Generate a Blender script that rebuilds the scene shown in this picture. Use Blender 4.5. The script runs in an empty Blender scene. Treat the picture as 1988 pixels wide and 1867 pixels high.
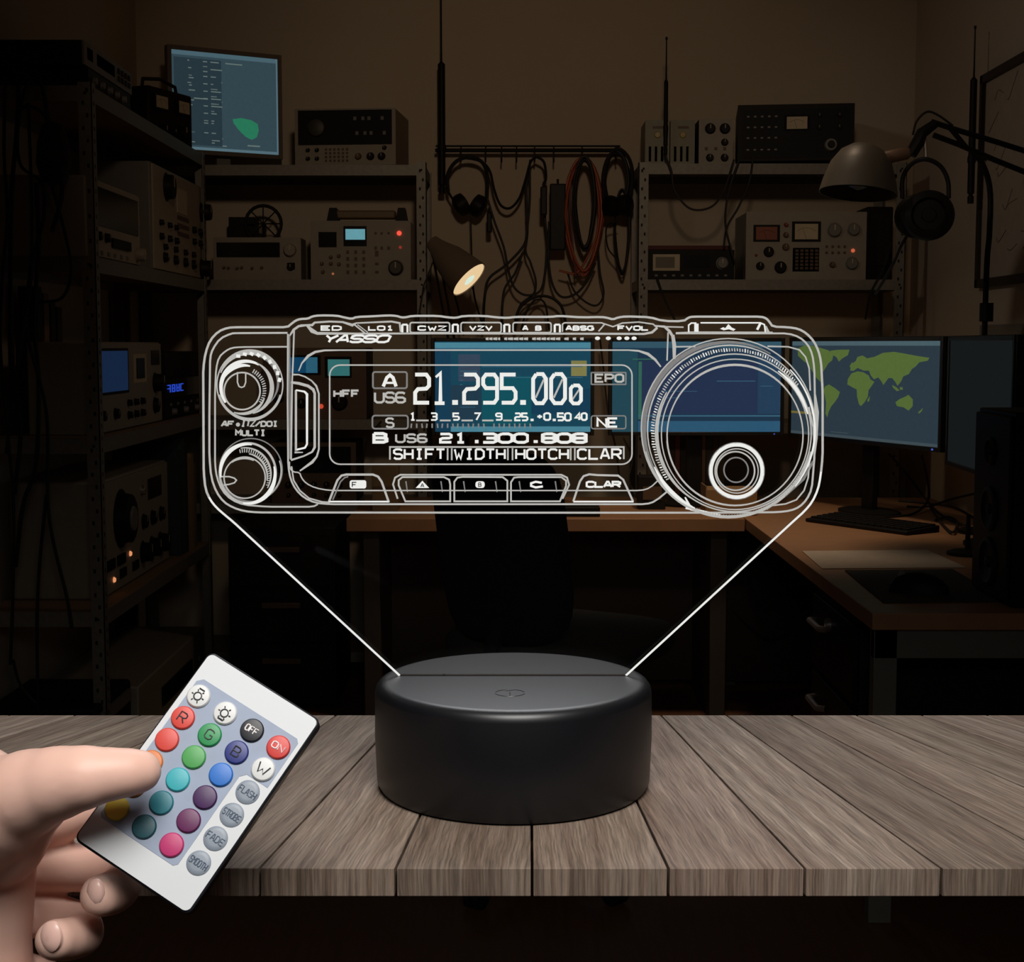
import bpy, bmesh, math, random
from mathutils import Vector, Matrix
random.seed(7)
PI = math.pi
scn = bpy.context.scene
COL = scn.collection
# ------------------------------------------------------------------ camera model (metres)
F = 2900.0
PT = math.atan(265/F); CP, SP = math.cos(PT), math.sin(PT)
EYE = 1.37
def ray(x, y):
    u = (x-994)/F; v = (933.5-y)/F
    return (u, CP+v*SP, -SP+v*CP)
def at(x, y, Y):
    d = ray(x, y); t = Y/d[1]
    return Vector((d[0]*t, Y, EYE+d[2]*t))
def onz(x, y, z):
    d = ray(x, y); t = (z-EYE)/d[2]
    return Vector((d[0]*t, d[1]*t, z))
def onx(x, y, X):
    d = ray(x, y); t = X/d[0]
    return Vector((X, d[1]*t, EYE+d[2]*t))
cam = bpy.data.cameras.new('camera'); camo = bpy.data.objects.new('camera', cam); COL.objects.link(camo)
cam.sensor_width = 36; cam.sensor_fit = 'HORIZONTAL'; cam.lens = 36*F/1988; cam.clip_start = .01
camo.location = (0, 0, EYE); camo.rotation_euler = (PI/2-PT, 0, 0)
scn.camera = camo
scn.view_settings.view_transform = 'Standard'; scn.view_settings.look = 'None'
scn.view_settings.gamma = 1; scn.view_settings.exposure = 0
scn.view_settings.use_curve_mapping = False
w = bpy.data.worlds.new('world'); scn.world = w; w.use_nodes = True
w.node_tree.nodes['Background'].inputs[0].default_value = (.5, .4, .3, 1)
w.node_tree.nodes['Background'].inputs[1].default_value = .004

# ------------------------------------------------------------------ materials
def lin(c):
    c = c/255
    return c/12.92 if c <= .04045 else ((c+.055)/1.055)**2.4
def S(r, g, b): return (lin(r), lin(g), lin(b), 1)
MATS = {}
def mat(name, col, rough=.5, metal=0, var=.12, scale=30, bump=0, coat=0, stretch=None, sss=0, spec=.5):
    if name in MATS: return MATS[name]
    m = bpy.data.materials.new(name); m.use_nodes = True; nt = m.node_tree; n = nt.nodes; l = nt.links
    b = n['Principled BSDF']
    b.inputs['Roughness'].default_value = rough; b.inputs['Metallic'].default_value = metal
    b.inputs['Coat Weight'].default_value = coat; b.inputs['Specular IOR Level'].default_value = spec
    if len(col) == 3: col = (*col, 1)
    tc = n.new('ShaderNodeTexCoord'); no = n.new('ShaderNodeTexNoise'); no.inputs['Scale'].default_value = scale
    no.inputs['Detail'].default_value = 4
    src = tc.outputs['Object']
    if stretch:
        mp = n.new('ShaderNodeMapping'); mp.inputs['Scale'].default_value = stretch
        l.new(src, mp.inputs[0]); src = mp.outputs[0]
    l.new(src, no.inputs['Vector'])
    mx = n.new('ShaderNodeMix'); mx.data_type = 'RGBA'
    mx.inputs[6].default_value = tuple(c*(1-var) for c in col[:3])+(1,)
    mx.inputs[7].default_value = tuple(min(1, c*(1+var)) for c in col[:3])+(1,)
    l.new(no.outputs['Fac'], mx.inputs[0]); l.new(mx.outputs[2], b.inputs['Base Color'])
    if bump:
        bp = n.new('ShaderNodeBump'); bp.inputs['Strength'].default_value = bump; bp.inputs['Distance'].default_value = .002
        l.new(no.outputs['Fac'], bp.inputs['Height']); l.new(bp.outputs[0], b.inputs['Normal'])
    if sss:
        b.inputs['Subsurface Weight'].default_value = sss; b.inputs['Subsurface Radius'].default_value = (.006, .0025, .0015)
        b.inputs['Subsurface Scale'].default_value = 1
    MATS[name] = m; return m
def emit(name, col, s=1.0, var=.08, scale=60):
    if name in MATS: return MATS[name]
    m = bpy.data.materials.new(name); m.use_nodes = True; nt = m.node_tree; n = nt.nodes; l = nt.links
    n.remove(n['Principled BSDF'])
    e = n.new('ShaderNodeEmission'); e.inputs[1].default_value = s
    tc = n.new('ShaderNodeTexCoord'); no = n.new('ShaderNodeTexNoise'); no.inputs['Scale'].default_value = scale
    l.new(tc.outputs['Object'], no.inputs['Vector'])
    mx = n.new('ShaderNodeMix'); mx.data_type = 'RGBA'
    mx.inputs[6].default_value = tuple(c*(1-var) for c in col[:3])+(1,)
    mx.inputs[7].default_value = tuple(c*(1+var) for c in col[:3])+(1,)
    l.new(no.outputs['Fac'], mx.inputs[0]); l.new(mx.outputs[2], e.inputs[0])
    l.new(e.outputs[0], n['Material Output'].inputs[0])
    MATS[name] = m; return m

BEIGE = mat('aged_beige_paint', (.42, .36, .27), .5)
BEIGE2 = mat('grey_beige_paint', (.34, .30, .24), .5)
CREAM = mat('cream_label', (.62, .52, .36), .6)
GREYM = mat('grey_enamel', (.20, .19, .17), .45)
STEEL = mat('galvanised_steel', (.24, .225, .195), .5, .35, .25, 60)
BLACK = mat('black_plastic', (.011, .010, .009), .5, spec=.18)
BLACK2 = mat('black_metal_paint', (.016, .0145, .013), .55, spec=.18)
DARK = mat('dark_glass', (.006, .008, .009), .2)
RUB = mat('black_rubber', (.010, .009, .009), .6)
BROWN = mat('brown_plastic', (.12, .07, .04), .5)
CHIP = mat('chipboard_shelf', (.30, .19, .10), .6, 0, .25, 90)
DESK = mat('orange_brown_desk_laminate', (.39, .205, .10), .45, 0, .2, 14, stretch=(1, 6, 1))
HOLE = mat('hole_shadow', (.012, .011, .010), .8)
SILV = mat('brushed_metal', (.5, .48, .44), .35, .8)
PAPER = mat('white_paper', (.55, .47, .38), .8)
REDP = mat('red_plastic', (.25, .03, .015), .5)
ORANGE = mat('orange_cable_jacket', (.46, .085, .022), .5)
LEDR = emit('red_led', (1, .10, .06), 1.0)
LEDO = emit('orange_led', (1, .38, .16), .75)
SCR_B = emit('blue_lcd', S(24, 40, 68), .8)
SCR_C = emit('cyan_lcd', S(96, 150, 160), 1)
SCR_T = emit('teal_lcd', S(50, 105, 105), 1)

# ------------------------------------------------------------------ mesh building
class MB:
    def __init__(s): s.v = []; s.f = []; s.m = []; s.mats = []; s.cur = 0
    def use(s, m):
        if m not in s.mats: s.mats.append(m)
        s.cur = s.mats.index(m); return s
    def add(s, vs, fs, T=None):
        o = len(s.v)
        s.v += [tuple(T @ Vector(p)) if T else tuple(p) for p in vs]
        s.f += [[i+o for i in f] for f in fs]; s.m += [s.cur]*len(fs); return s
    def b(s, x0, x1, y0, y1, z0, z1, T=None):
        return s.add([(x, y, z) for x in (x0, x1) for y in (y0, y1) for z in (z0, z1)],
                     [(0, 1, 3, 2), (4, 6, 7, 5), (0, 4, 5, 1), (2, 3, 7, 6), (0, 2, 6, 4), (1, 5, 7, 3)], T)
    def prism(s, poly, y0, y1, T=None, fl=None):
        """polygon in x,z swept from y0 to y1"""
        n = len(poly)
        vs = [(p[0], y0, p[1]) for p in poly]+[(p[0], y1, p[1]) for p in poly]
        fs = [list(range(n)), list(range(2*n-1, n-1, -1))]+[(i, i+n, (i+1) % n+n, (i+1) % n) for i in range(n)]
        return s.add(vs, fs, T)
    def loft(s, rings, cap=True, closed=False):
        n = len(rings[0]); vs = [p for r in rings for p in r]; fs = []
        k = len(rings)
        for i in range(k if closed else k-1):
            j = (i+1) % k
            for a in range(n): fs.append((i*n+a, i*n+(a+1) % n, j*n+(a+1) % n, j*n+a))
        if cap and not closed: fs += [list(range(n-1, -1, -1)), list(range((k-1)*n, k*n))]
        return s.add(vs, fs)
    def tube(s, pts, r, seg=8, closed=False):
        pts = [Vector(p) for p in pts]; rings = []; n = len(pts); up = None
        rr = r if isinstance(r, (list, tuple)) else [r]*n
        for i, p in enumerate(pts):
            a = pts[i-1] if (i or closed) else p; c = pts[(i+1) % n] if (i < n-1 or closed) else p
            t = (c-a).normalized()
            if up is None: up = Vector((0, 0, 1)) if abs(t.z) < .9 else Vector((0, 1, 0))
            q = t.cross(up)
            if q.length < 1e-6: q = t.cross(Vector((1, .3, 0)))
            q.normalize(); up = q.cross(t).normalized()
            rings.append([tuple(p+(q*math.cos(k*2*PI/seg)+up*math.sin(k*2*PI/seg))*rr[i]) for k in range(seg)])
        return s.loft(rings, True, closed)
    def cyl(s, p0, p1, r0, r1=None, seg=20):
        return s.tube([p0, p1], [r0, r0 if r1 is None else r1], seg)
    def lathe(s, prof, T=None, seg=32, cap=True):
        """profile of (radius, height) turned about the z axis"""
        T = T or Matrix(); rings = []
        for r, h in prof:
            rings.append([tuple(T @ Vector((max(r, 1e-5)*math.cos(2*PI*k/seg), max(r, 1e-5)*math.sin(2*PI*k/seg), h))) for k in range(seg)])
        return s.loft(rings, cap)
    def build(s, name, m=None, parent=None, bevel=0, smooth=True, origin=None):
        me = bpy.data.meshes.new(name)
        vs = s.v
        if origin is not None: vs = [(p[0]-origin[0], p[1]-origin[1], p[2]-origin[2]) for p in vs]
        me.from_pydata(vs, [], s.f)
        for mm in (s.mats or [m]): me.materials.append(mm)
        if s.mats: me.polygons.foreach_set('material_index', s.m)
        bm = bmesh.new(); bm.from_mesh(me); bmesh.ops.recalc_face_normals(bm, faces=bm.faces); bm.to_mesh(me); bm.free()
        if smooth:
            me.polygons.foreach_set('use_smooth', [True]*len(me.polygons))
            try: me.set_sharp_from_angle(angle=math.radians(35))
            except Exception: pass
        o = bpy.data.objects.new(name, me); COL.objects.link(o)
        if origin is not None: o.location = origin
        if parent: o.parent = parent
        if bevel:
            bv = o.modifiers.new('bevel', 'BEVEL'); bv.width = bevel; bv.segments = 2; bv.limit_method = 'ANGLE'
        return o
def frame(o, z, x=None):
    """matrix with origin o, local z along z"""
    z = Vector(z).normalized(); x = Vector(x) if x else (Vector((1, 0, 0)) if abs(z.x) < .9 else Vector((0, 1, 0)))
    y = z.cross(x).normalized(); x = y.cross(z).normalized()
    M = Matrix((x, y, z)).transposed().to_4x4(); M.translation = Vector(o); return M
def tag(o, label=None, cat=None, group=None, kind=None):
    if label: o['label'] = label
    if cat: o['category'] = cat
    if group: o['group'] = group
    if kind: o['kind'] = kind
    return o
def thing(name, label, cat, loc=(0, 0, 0), rz=0, group=None, kind=None):
    o = bpy.data.objects.new(name, None); COL.objects.link(o); o.location = loc; o.rotation_euler = (0, 0, rz)
    o.empty_display_size = .02
    return tag(o, label, cat, group, kind)
def spline(pts, n=8):
    pts = [Vector(p) for p in pts]; out = []
    P = [pts[0]*2-pts[1]]+pts+[pts[-1]*2-pts[-2]]
    for i in range(1, len(P)-2):
        a, b, c, d = P[i-1:i+3]
        for k in range(n):
            t = k/n
            out.append(.5*((2*b)+(c-a)*t+(2*a-5*b+4*c-d)*t*t+(3*b-a-3*c+d)*t**3))
    out.append(pts[-1]); return out
def cable(name, label, cat, pts, r=.004, m=None, group=None, n=7):
    """pts as (px, py, depth)"""
    P = spline([at(*p) for p in pts], n)
    mb = MB(); mb.tube(P, r, 6)
    lo = min(P, key=lambda q: q.z)
    o = mb.build(name, m or RUB, origin=tuple(lo)); return tag(o, label, cat, group)

# ------------------------------------------------------------------ boxed instruments with a front panel
class Unit:
    """front-left-bottom corner at loc, local x to the right along the front, z up, front faces local -y"""
    def __init__(s, name, label, cat, loc, w, h, d, rz=0, group=None):
        s.w, s.h, s.d = w, h, d; s.o = thing(name, label, cat, loc, rz, group)
    def case(s, m, bevel=.004, feet=.0, name='case'):
        mb = MB(); mb.b(0, s.w, .002, s.d, feet, s.h)
        if feet:
            for x in (.02, s.w-.05):
                for y in (.02, s.d-.05): mb.b(x, x+.03, y, y+.03, 0, feet+.001)
        return mb.build(name, m, s.o, bevel)
    def panel(s, x0, x1, z0, z1, m, name='front_panel', t=.004, y=0, bevel=0, parent=None):
        return MB().b(x0*s.w, x1*s.w, y-t, y+.002, z0*s.h, z1*s.h).build(name, m, parent or s.o, bevel)
    def knob(s, x, z, r, m=None, dep=.016, name='knob', parent=None, y=-.003, mark=True):
        mb = MB(); mb.use(m or BLACK)
        T = Matrix.Translation((x*s.w, y, z*s.h)) @ Matrix.Rotation(PI/2, 4, 'X')
        mb.lathe([(r*1.15, -.001), (r*1.15, .002), (r, .003), (r*.93, dep*.9), (r*.84, dep), (0, dep)], T, 18)
        if mark: mb.use(CREAM); mb.b(x*s.w-r*.08, x*s.w+r*.08, y-dep-.0006, y-dep+.001, z*s.h, z*s.h+r*.8)
        return mb.build(name, None, parent or s.o)
    def btn(s, x, z, bw, bh, m=None, name='button', t=.005, parent=None):
        return MB().b(x*s.w-bw/2, x*s.w+bw/2, -.003-t, 0, z*s.h-bh/2, z*s.h+bh/2).build(name, m or BLACK, parent or s.o)
    def grid(s, x0, x1, nx, z0, z1, nz, bw, bh, m=None, name='button'):
        for i in range(nx):
            for j in range(nz):
                s.btn(x0+(x1-x0)*i/max(1, nx-1), z0+(z1-z0)*j/max(1, nz-1), bw, bh, m, name)
    def led(s, x, z, r, m):
        T = Matrix.Translation((x*s.w, -.003, z*s.h)) @ Matrix.Rotation(PI/2, 4, 'X')
        return MB().lathe([(r, 0), (r, r*.4), (r*.7, r*.85), (0, r)], T, 12).build('indicator_light', m, s.o)
    def meter(s, x0, x1, z0, z1, face=None, name='meter'):
        f = s.panel(x0, x1, z0, z1, BLACK, name, .006)
        ix, iz = (x1-x0)*.1, (z1-z0)*.12
        mb = MB(); mb.use(face or CREAM); a, b_, c, d = (x0+ix)*s.w, (x1-ix)*s.w, (z0+iz)*s.h, (z1-iz)*s.h
        mb.b(a, b_, -.0072, -.0058, c, d)
        mb.use(BLACK); cx = (a+b_)/2; R = (d-c)*.75
        P = [(cx+math.cos(t)*R*1.1, -.0074, c+math.sin(t)*R) for t in [PI*(.25+.5*k/10) for k in range(11)]]
        mb.tube(P, .0005, 4); mb.tube([(cx, -.0074, c), (cx-R*.3, -.0074, c+R*.9)], .0005, 4)
        mb.build('meter_face', None, f); return f
    def handle(s, x, z0, z1, m=None, out=.035, name='handle'):
        X = x*s.w
        return MB().tube([(X, -.001, z0*s.h), (X, -out, z0*s.h+.004), (X, -out, z1*s.h-.004), (X, -.001, z1*s.h)], .005, 8).build(name, m or SILV, s.o)
def fr(x0, x1, yt, yb, Y):
    a = at(x0, yb, Y); b_ = at(x1, yb, Y); c = at(x0, yt, Y)
    return tuple(a), b_.x-a.x, c.z-a.z
# ================================================================== THE ROOM
WL, WR, WB = -1.60, 1.72, 6.5
WALL = mat('warm_plaster', (.60, .50, .38), .85, 0, .06, 3, .05)
FLOORM = mat('dark_floorboards', (.13, .058, .028), .55, 0, .35, 8, stretch=(8, .6, 1))
def struct(name, mb, m):
    o = mb.build(name, m); o['kind'] = 'structure'; return o
struct('floor', MB().b(WL-.1, WR+.1, -1.2, WB+.1, -.1, 0), FLOORM)
struct('ceiling', MB().b(WL-.1, WR+.1, -1.2, WB+.1, 3.1, 3.2), WALL)
struct('wall_back', MB().b(WL-.1, WR+.1, WB, WB+.1, 0, 3.1), WALL)
struct('wall_left', MB().b(WL-.1, WL, -1.2, WB, 0, 3.1), WALL)
struct('wall_right', MB().b(WR, WR+.1, -1.2, WB, 0, 3.1), WALL)
struct('wall_front', MB().b(WL-.1, WR+.1, -1.3, -1.2, 0, 3.1), WALL)
struct('baseboard_back', MB().b(WL, WR, WB-.015, WB, 0, .08), GREYM)

# ------------------------------------------------------------------ steel shelving
def rack(name, label, x0, x1, y0, y1, levels, top, side, lip=.042, bead=None):
    """side: the face with the open front: '+x' or '-y'"""
    t = thing(name, label, 'shelving', ((x0+x1)/2, (y0+y1)/2, 0))
    ox, oy = (x0+x1)/2, (y0+y1)/2
    wd = .04; th = .003
    for (cx, sx) in ((x0, 1), (x1, -1)):
        for (cy, sy) in ((y0, 1), (y1, -1)):
            mb = MB(); mb.use(STEEL)
            X0, X1 = sorted((cx-ox, cx-ox+sx*wd)); Y0, Y1 = sorted((cy-oy, cy-oy+sy*wd))
            a, b_ = sorted((cy-oy, cy-oy+sy*th)); mb.b(X0, X1, a, b_, 0, top)
            a, b_ = sorted((cx-ox, cx-ox+sx*th)); mb.b(a, b_, Y0, Y1, 0, top)
            mb.use(HOLE); z = .05; k = 0
            while z < top-.02:
                if cy == y0:
                    q = (X0+X1)/2+(.006 if k % 2 else -.006)
                    mb.b(q-.0035, q+.0035, cy-oy-.0006, cy-oy+.001, z-.006, z+.006)
                if side == '+x' and cx == x1:
                    q = (Y0+Y1)/2
                    mb.b(cx-ox-.001, cx-ox+.0006, q-.0035, q+.0035, z-.006, z+.006)
                z += .036; k += 1
            mb.build('post', None, t, smooth=False)
    for z in levels:
        mb = MB(); mb.use(STEEL)
        mb.b(x0-ox+.004, x1-ox-.004, y0-oy+.004, y0-oy+.007, z-lip, z); mb.b(x0-ox+.004, x1-ox-.004, y1-oy-.007, y1-oy-.004, z-lip, z)
        mb.b(x0-ox+.004, x0-ox+.007, y0-oy+.007, y1-oy-.007, z-lip, z); mb.b(x1-ox-.007, x1-ox-.004, y0-oy+.007, y1-oy-.007, z-lip, z)
        for q in (x0-ox+.02, x1-ox-.02):
            mb.use(HOLE); mb.b(q-.004, q+.004, y0-oy-.0008, y0-oy+.002, z-lip/2-.004, z-lip/2+.004)
        mb.use(CHIP if bead else STEEL)
        mb.b(x0-ox+.007, x1-ox-.007, y0-oy+.007, y1-oy-.007, z-.014, z-.0005)
        mb.build('shelf', None, t, smooth=False)
    return t
LX0, LX1, LY0, LY1 = WL+.01, -1.215, 4.4, 6.0
L4 = (2.116, 1.625, 1.093, .575)
rack('shelving_unit', 'tall perforated steel shelving unit along the left wall, loaded with radio gear', LX0, LX1, LY0, LY1, L4+(.06,), 2.125, '+x', .045, True)
B4 = (2.090, 1.632, 1.065, .72, .1)
rack('shelving_unit', 'steel shelving unit in the back left corner beside the cable rail', WL+.01, -.345, 6.1, 6.48, B4, 2.10, '-y')
R4 = (2.095, 1.632, 1.05, .1)
rack('shelving_unit', 'steel shelving unit against the back wall on the right, behind the monitors', .51, 1.59, 6.1, 6.48, R4, 2.10, '-y')

# ------------------------------------------------------------------ things on the left shelving (fronts face the room, +x)
def lunit(name, label, cat, x0, x1, zb, h, d, inset=.02, group=None):
    """front plane just inside the shelf edge; x0,x1 the pixel columns of the front"""
    X = LX1-inset; ym = 668+(EYE-zb)*F/5
    a = onx(x0, ym, X); b_ = onx(x1, ym, X)
    return Unit(name, label, cat, (X, a.y, zb), b_.y-a.y, h, d, PI/2, group)
Z0, Z1_, Z2, Z3 = L4
# top shelf: two stacked rack boxes
u = lunit('rack_amplifier', 'black rack box lying lower on the top left shelf', 'amplifier', 170, 252, Z0, .056, .34)
u.case(BLACK2, .003); u.panel(.01, .99, .05, .95, BLACK, 'front_panel')
for k in range(5): u.knob(.12+.17*k, .45, .011, GREYM, .012)
u = lunit('rack_receiver', 'wide black rack box with a grey front, topmost on the left shelf', 'receiver', 163, 254, Z0+.0565, .070, .34)
u.case(BLACK2, .003); u.panel(.0, 1, .02, .98, GREYM); u.panel(.25, .62, .3, .8, DARK, 'display')
u.panel(.06, .17, .3, .8, DARK, 'vent'); u.grid(.7, .93, 4, .35, .68, 2, .02, .016)
u = Unit('power_meter', 'black two-meter power meter box at the far end of the top left shelf', 'meter', (-1.335, 5.60, Z0), .28, .205, .22, math.radians(68))
u.case(BLACK, .008); u.meter(.10, .42, .6, .88); u.meter(.62, .92, .6, .88)
u.knob(.3, .25, .02); u.knob(.75, .28, .024); u.knob(.5, .25, .012)
MB().tube([(.1*u.w, .05, u.h), (.12*u.w, .05, u.h+.03), (.5*u.w, .05, u.h+.045), (.85*u.w, .05, u.h+.03), (.88*u.w, .05, u.h)], .007, 8).build('carry_handle', RUB, u.o)
# second shelf
u = lunit('oscilloscope', 'beige oscilloscope with a wide dark screen on the second left shelf', 'oscilloscope', 171, 272, Z1_, .235, .30)
u.case(BEIGE2, .006); u.panel(.02, .98, .03, .97, BEIGE); u.panel(.06, .93, .42, .90, DARK, 'screen', .008)
u.knob(.15, .28, .014); u.knob(.3, .28, .014); u.knob(.9, .16, .022, BEIGE2, .03)
u.panel(.4, .75, .18, .3, BLACK, 'switch_bank', .012); u.grid(.1, .7, 6, .08, .08, 1, .022, .012, GREYM)
u = lunit('signal_generator', 'tall beige signal generator with many knobs beside the oscilloscope on the left shelf', 'test instrument', 296, 400, Z1_, .37, .30)
u.case(GREYM, .006); u.panel(.02, .98, .02, .98, BEIGE)
u.knob(.24, .82, .045, BLACK, .03); u.panel(.42, .6, .62, .86, CREAM, 'dial_window', .006); u.knob(.9, .72, .034, BLACK, .04); u.knob(.88, .12, .034, BLACK, .04)
for z in (.55, .47, .39): u.panel(.42, .64, z, z+.045, BROWN, 'label_plate', .005)
for x in (.12, .26, .38): u.knob(x, .33, .012); u.knob(x, .46, .010)
for x in (.18, .36, .54, .7): u.knob(x, .14, .017); u.knob(x, .24, .011)
for x in (.72, .84): u.knob(x, .5, .013); u.knob(x, .38, .012)
# small parts boxes behind on the second shelf
o = MB().b(0, .05, 0, .07, 0, .09).build('card_box', CREAM); o.location = (-1.50, 4.95, Z1_+.24); o.location = (-1.45, 4.98, Z1_); tag(o, 'small cream card box standing behind the oscilloscope', 'box')
# third shelf
u = lunit('spectrum_analyser', 'beige analyser with a blue screen on the third left shelf', 'test instrument', 183, 314, Z2, .285, .20, .055)
u.case(BEIGE2, .006); u.panel(.01, .99, .02, .98, BEIGE2); u.panel(.04, .46, .42, .93, BLACK, 'screen_bezel', .006)
u.panel(.06, .44, .45, .90, SCR_B, 'screen', .008)
u.panel(.54, .74, .52, .86, CREAM, 'meter_surround', .005); u.panel(.58, .70, .57, .81, DARK, 'meter_window', .008)
u.panel(.82, .96, .72, .90, DARK, 'display', .006); u.knob(.88, .50, .032, BLACK, .035); u.knob(.87, .22, .026)
for x in (.08, .26): u.knob(x, .2, .017)
for x in (.45, .55, .65): u.knob(x, .3, .011); u.knob(x, .16, .012)
u = lunit('radio_tuner', 'black radio with blue glowing digits on the third left shelf', 'radio', 318, 392, Z2, .25, .20, .055)
u.case(BLACK2, .004); u.panel(.02, .98, .62, .95, BLACK); f = u.panel(.02, .98, .32, .60, DARK, 'display')
# glowing segments of the display
mb = MB()
for i, x in enumerate((.08, .19, .30, .40)):
    for (a, b_, c, d) in ((0, .07, .50, .515), (0, .07, .40, .415), (0, .012, .40, .515), (.058, .07, .40, .515), (0, .07, .45, .465)):
        if (i+int(a*100)+int(c*100)) % 4: mb.b((x+a)*u.w, (x+b_)*u.w, -.006, -.0035, c*u.h, d*u.h)
mb.build('digits', emit('blue_digits', S(40, 70, 190), 1), f)
u.panel(.02, .98, .03, .29, BLACK, 'lower_panel'); u.grid(.15, .85, 5, .22, .22, 1, .02, .01, GREYM)
for x in (.2, .5, .8): u.knob(x, .11, .012, GREYM)
# fourth shelf
u = lunit('transceiver', 'large beige radio with a big black dial on the fourth left shelf', 'radio', 197, 328, Z3, .37, .28, .065)
u.case(BEIGE2, .008); u.panel(.01, .99, .02, .98, BEIGE2)
u.knob(.26, .62, .085, BLACK, .04, 'tuning_dial', mark=False); u.knob(.26, .62, .045, GREYM, .047, 'dial_centre', mark=False)
u.panel(.66, .88, .68, .88, DARK, 'display', .006); u.knob(.56, .8, .017, SILV)
for x in (.58, .72, .86): u.knob(x, .50, .024); u.knob(x-.02, .22, .034, BLACK, .035)
u.led(.37, .27, .009, LEDO); u.led(.14, .12, .009, LEDO)
for x in (.1, .24): u.panel(x-.05, x+.05, .22, .31, BLACK, 'switch', .01)
for x in (.26, .44): u.panel(x-.04, x+.04, .10, .18, BLACK, 'switch', .01)
# books at the far end of the fourth shelf
spines = [((.02, .05, .045), .030, .40, 'dark teal'), ((.03, .08, .06), .05, .44, 'green'), ((.015, .04, .05), .045, .42, 'navy'), ((.38, .28, .14), .055, .36, 'tan'), ((.36, .24, .11), .045, .37, 'ochre'), ((.20, .16, .11), .04, .33, 'grey brown')]
yy = 5.60
for i, (c, wd, hh, nm) in enumerate(spines):
    mb = MB(); cm = mat('cover_'+nm.replace(' ', '_'), c, .6)
    mb.use(cm); mb.b(-.22, 0, 0, .003, 0, hh); mb.b(-.22, 0, wd-.003, wd, 0, hh); mb.b(-.004, 0, .003, wd-.003, 0, hh)
    mb.use(PAPER); mb.b(-.215, -.004, .003, wd-.003, .004, hh-.006)
    o = mb.build('binder', None, smooth=False); o.location = (LX1-.035, yy, Z3)
    tag(o, nm+' spined binder standing upright on the fourth left shelf', 'binder', 'binders on the fourth left shelf'); yy += wd+.004
# upright panels (folders) on the third shelf behind, and on the shelf below the instruments
yy = 4.75
for i, (nm, c) in enumerate((('black', (.02, .02, .02)), ('ochre', (.30, .19, .08)), ('charcoal', (.03, .03, .028)), ('dark olive', (.05, .045, .03)))):
    wd = .05
    mb = MB(); mb.use(mat('folder_'+nm.replace(' ', '_'), c, .6)); mb.b(-.06, 0, 0, wd, 0, .46-.02*i)
    mb.use(PAPER); mb.b(-.055, -.004, .004, wd-.004, .455-.02*i, .4615-.02*i)
    o = mb.build('folder', None, smooth=False, bevel=.002); o.location = (-1.50, yy, Z2)
    tag(o, nm+' folder standing behind the analyser on the third left shelf', 'folder', 'folders behind the analyser'); yy += wd+.02
# bottom shelf computer case and drawer box
u = lunit('computer_case', 'pale desktop computer case lying on the bottom of the left shelving', 'computer', 272, 402, .06, .20, .33, 0)
u.case(BEIGE2, .006); u.panel(.3, .75, .3, .62, BLACK, 'drive_slot', .006); u.btn(.88, .5, .02, .02, GREYM)
u = lunit('storage_crate', 'dark storage crate at the near end of the bottom left shelf', 'crate', 190, 258, .06, .24, .33, .01)
u.case(BLACK2, .01); u.panel(.1, .9, .75, .9, GREYM, 'rim', .008)
# hardware on the near end (seen from the frame's left edge)
def lbox(name, label, cat, y0, y1, z, h, m, x1=-1.27, x0=-1.585):
    t = thing(name, label, cat, ((x0+x1)/2, y0, z)); ww = (x1-x0)/2
    MB().b(-ww, ww, 0, y1-y0, 0, h).build('case', m, t, .006)
    MB().b(-ww+.03, ww-.03, -.004, .001, h*.2, h*.8).build('rear_panel', BLACK, t); return t

# ------------------------------------------------------------------ back left shelving
# monitor perched on the top, turned towards the room
def monitor(name, label, p0, p1, zt, zb, bez, m_frame, depth=.035, zfoot=None, group=None):
    """p0,p1: left and right bottom corners (x,y) of the visible screen; returns thing, local frame x along screen, -y out"""
    a = Vector((p0[0], p0[1])); b_ = Vector((p1[0], p1[1])); w_ = (b_-a).length; ang = math.atan2(b_.y-a.y, b_.x-a.x)
    mid = (a+b_)/2
    zf = zb-bez-.01 if zfoot is None else zfoot
    t = thing(name, label, 'monitor', (mid.x, mid.y, zf), ang, group)
    hb = zb-zf; h_ = zt-zb
    mb = MB(); x0, x1 = -w_/2, w_/2
    mb.b(x0-bez, x1+bez, .002, depth, hb-bez, hb+h_+bez)
    for q in ((x0-bez, x0, hb-bez, hb+h_+bez), (x1, x1+bez, hb-bez, hb+h_+bez), (x0, x1, hb-bez, hb), (x0, x1, hb+h_, hb+h_+bez)):
        mb.b(q[0], q[1], -.006, .002, q[2], q[3])
    mb.build('housing', m_frame, t, .002)
    return t, w_, h_, hb
def screen(t, w_, h_, hb, base, shapes, name='screen'):
    """shapes: (material, x0,x1,z0,z1) fractions or (material, polygon)"""
    mb = MB(); mb.use(base); mb.b(-w_/2, w_/2, -.001, .003, hb, hb+h_)
    e = -.0012; k = 0
    for sh in shapes:
        mb.use(sh[0]); k += 1; y = e-.00002*(k % 8)
        if len(sh) == 5: mb.b(-w_/2+sh[1]*w_, -w_/2+sh[2]*w_, y, -.0005, hb+sh[3]*h_, hb+sh[4]*h_)
        else: mb.prism([(-w_/2+p[0]*w_, hb+p[1]*h_) for p in sh[1]], y, -.0005)
    return mb.build(name, None, t, smooth=False)
def stand(t, hb, bez, foot=.11, col=.03, m=None, y=.05):
    MB().b(-col, col, y-.012, y+.012, .012, hb+.05).build('stand_column', m or BLACK, t, .003)
    MB().lathe([(foot*1.0, 0), (foot, .008), (foot*.8, .014), (0, .015)], Matrix.Translation((0, y, 0)) @ Matrix.Diagonal((1.2, .8, 1, 1)), 28).build('stand_base', m or BLACK, t)
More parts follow.
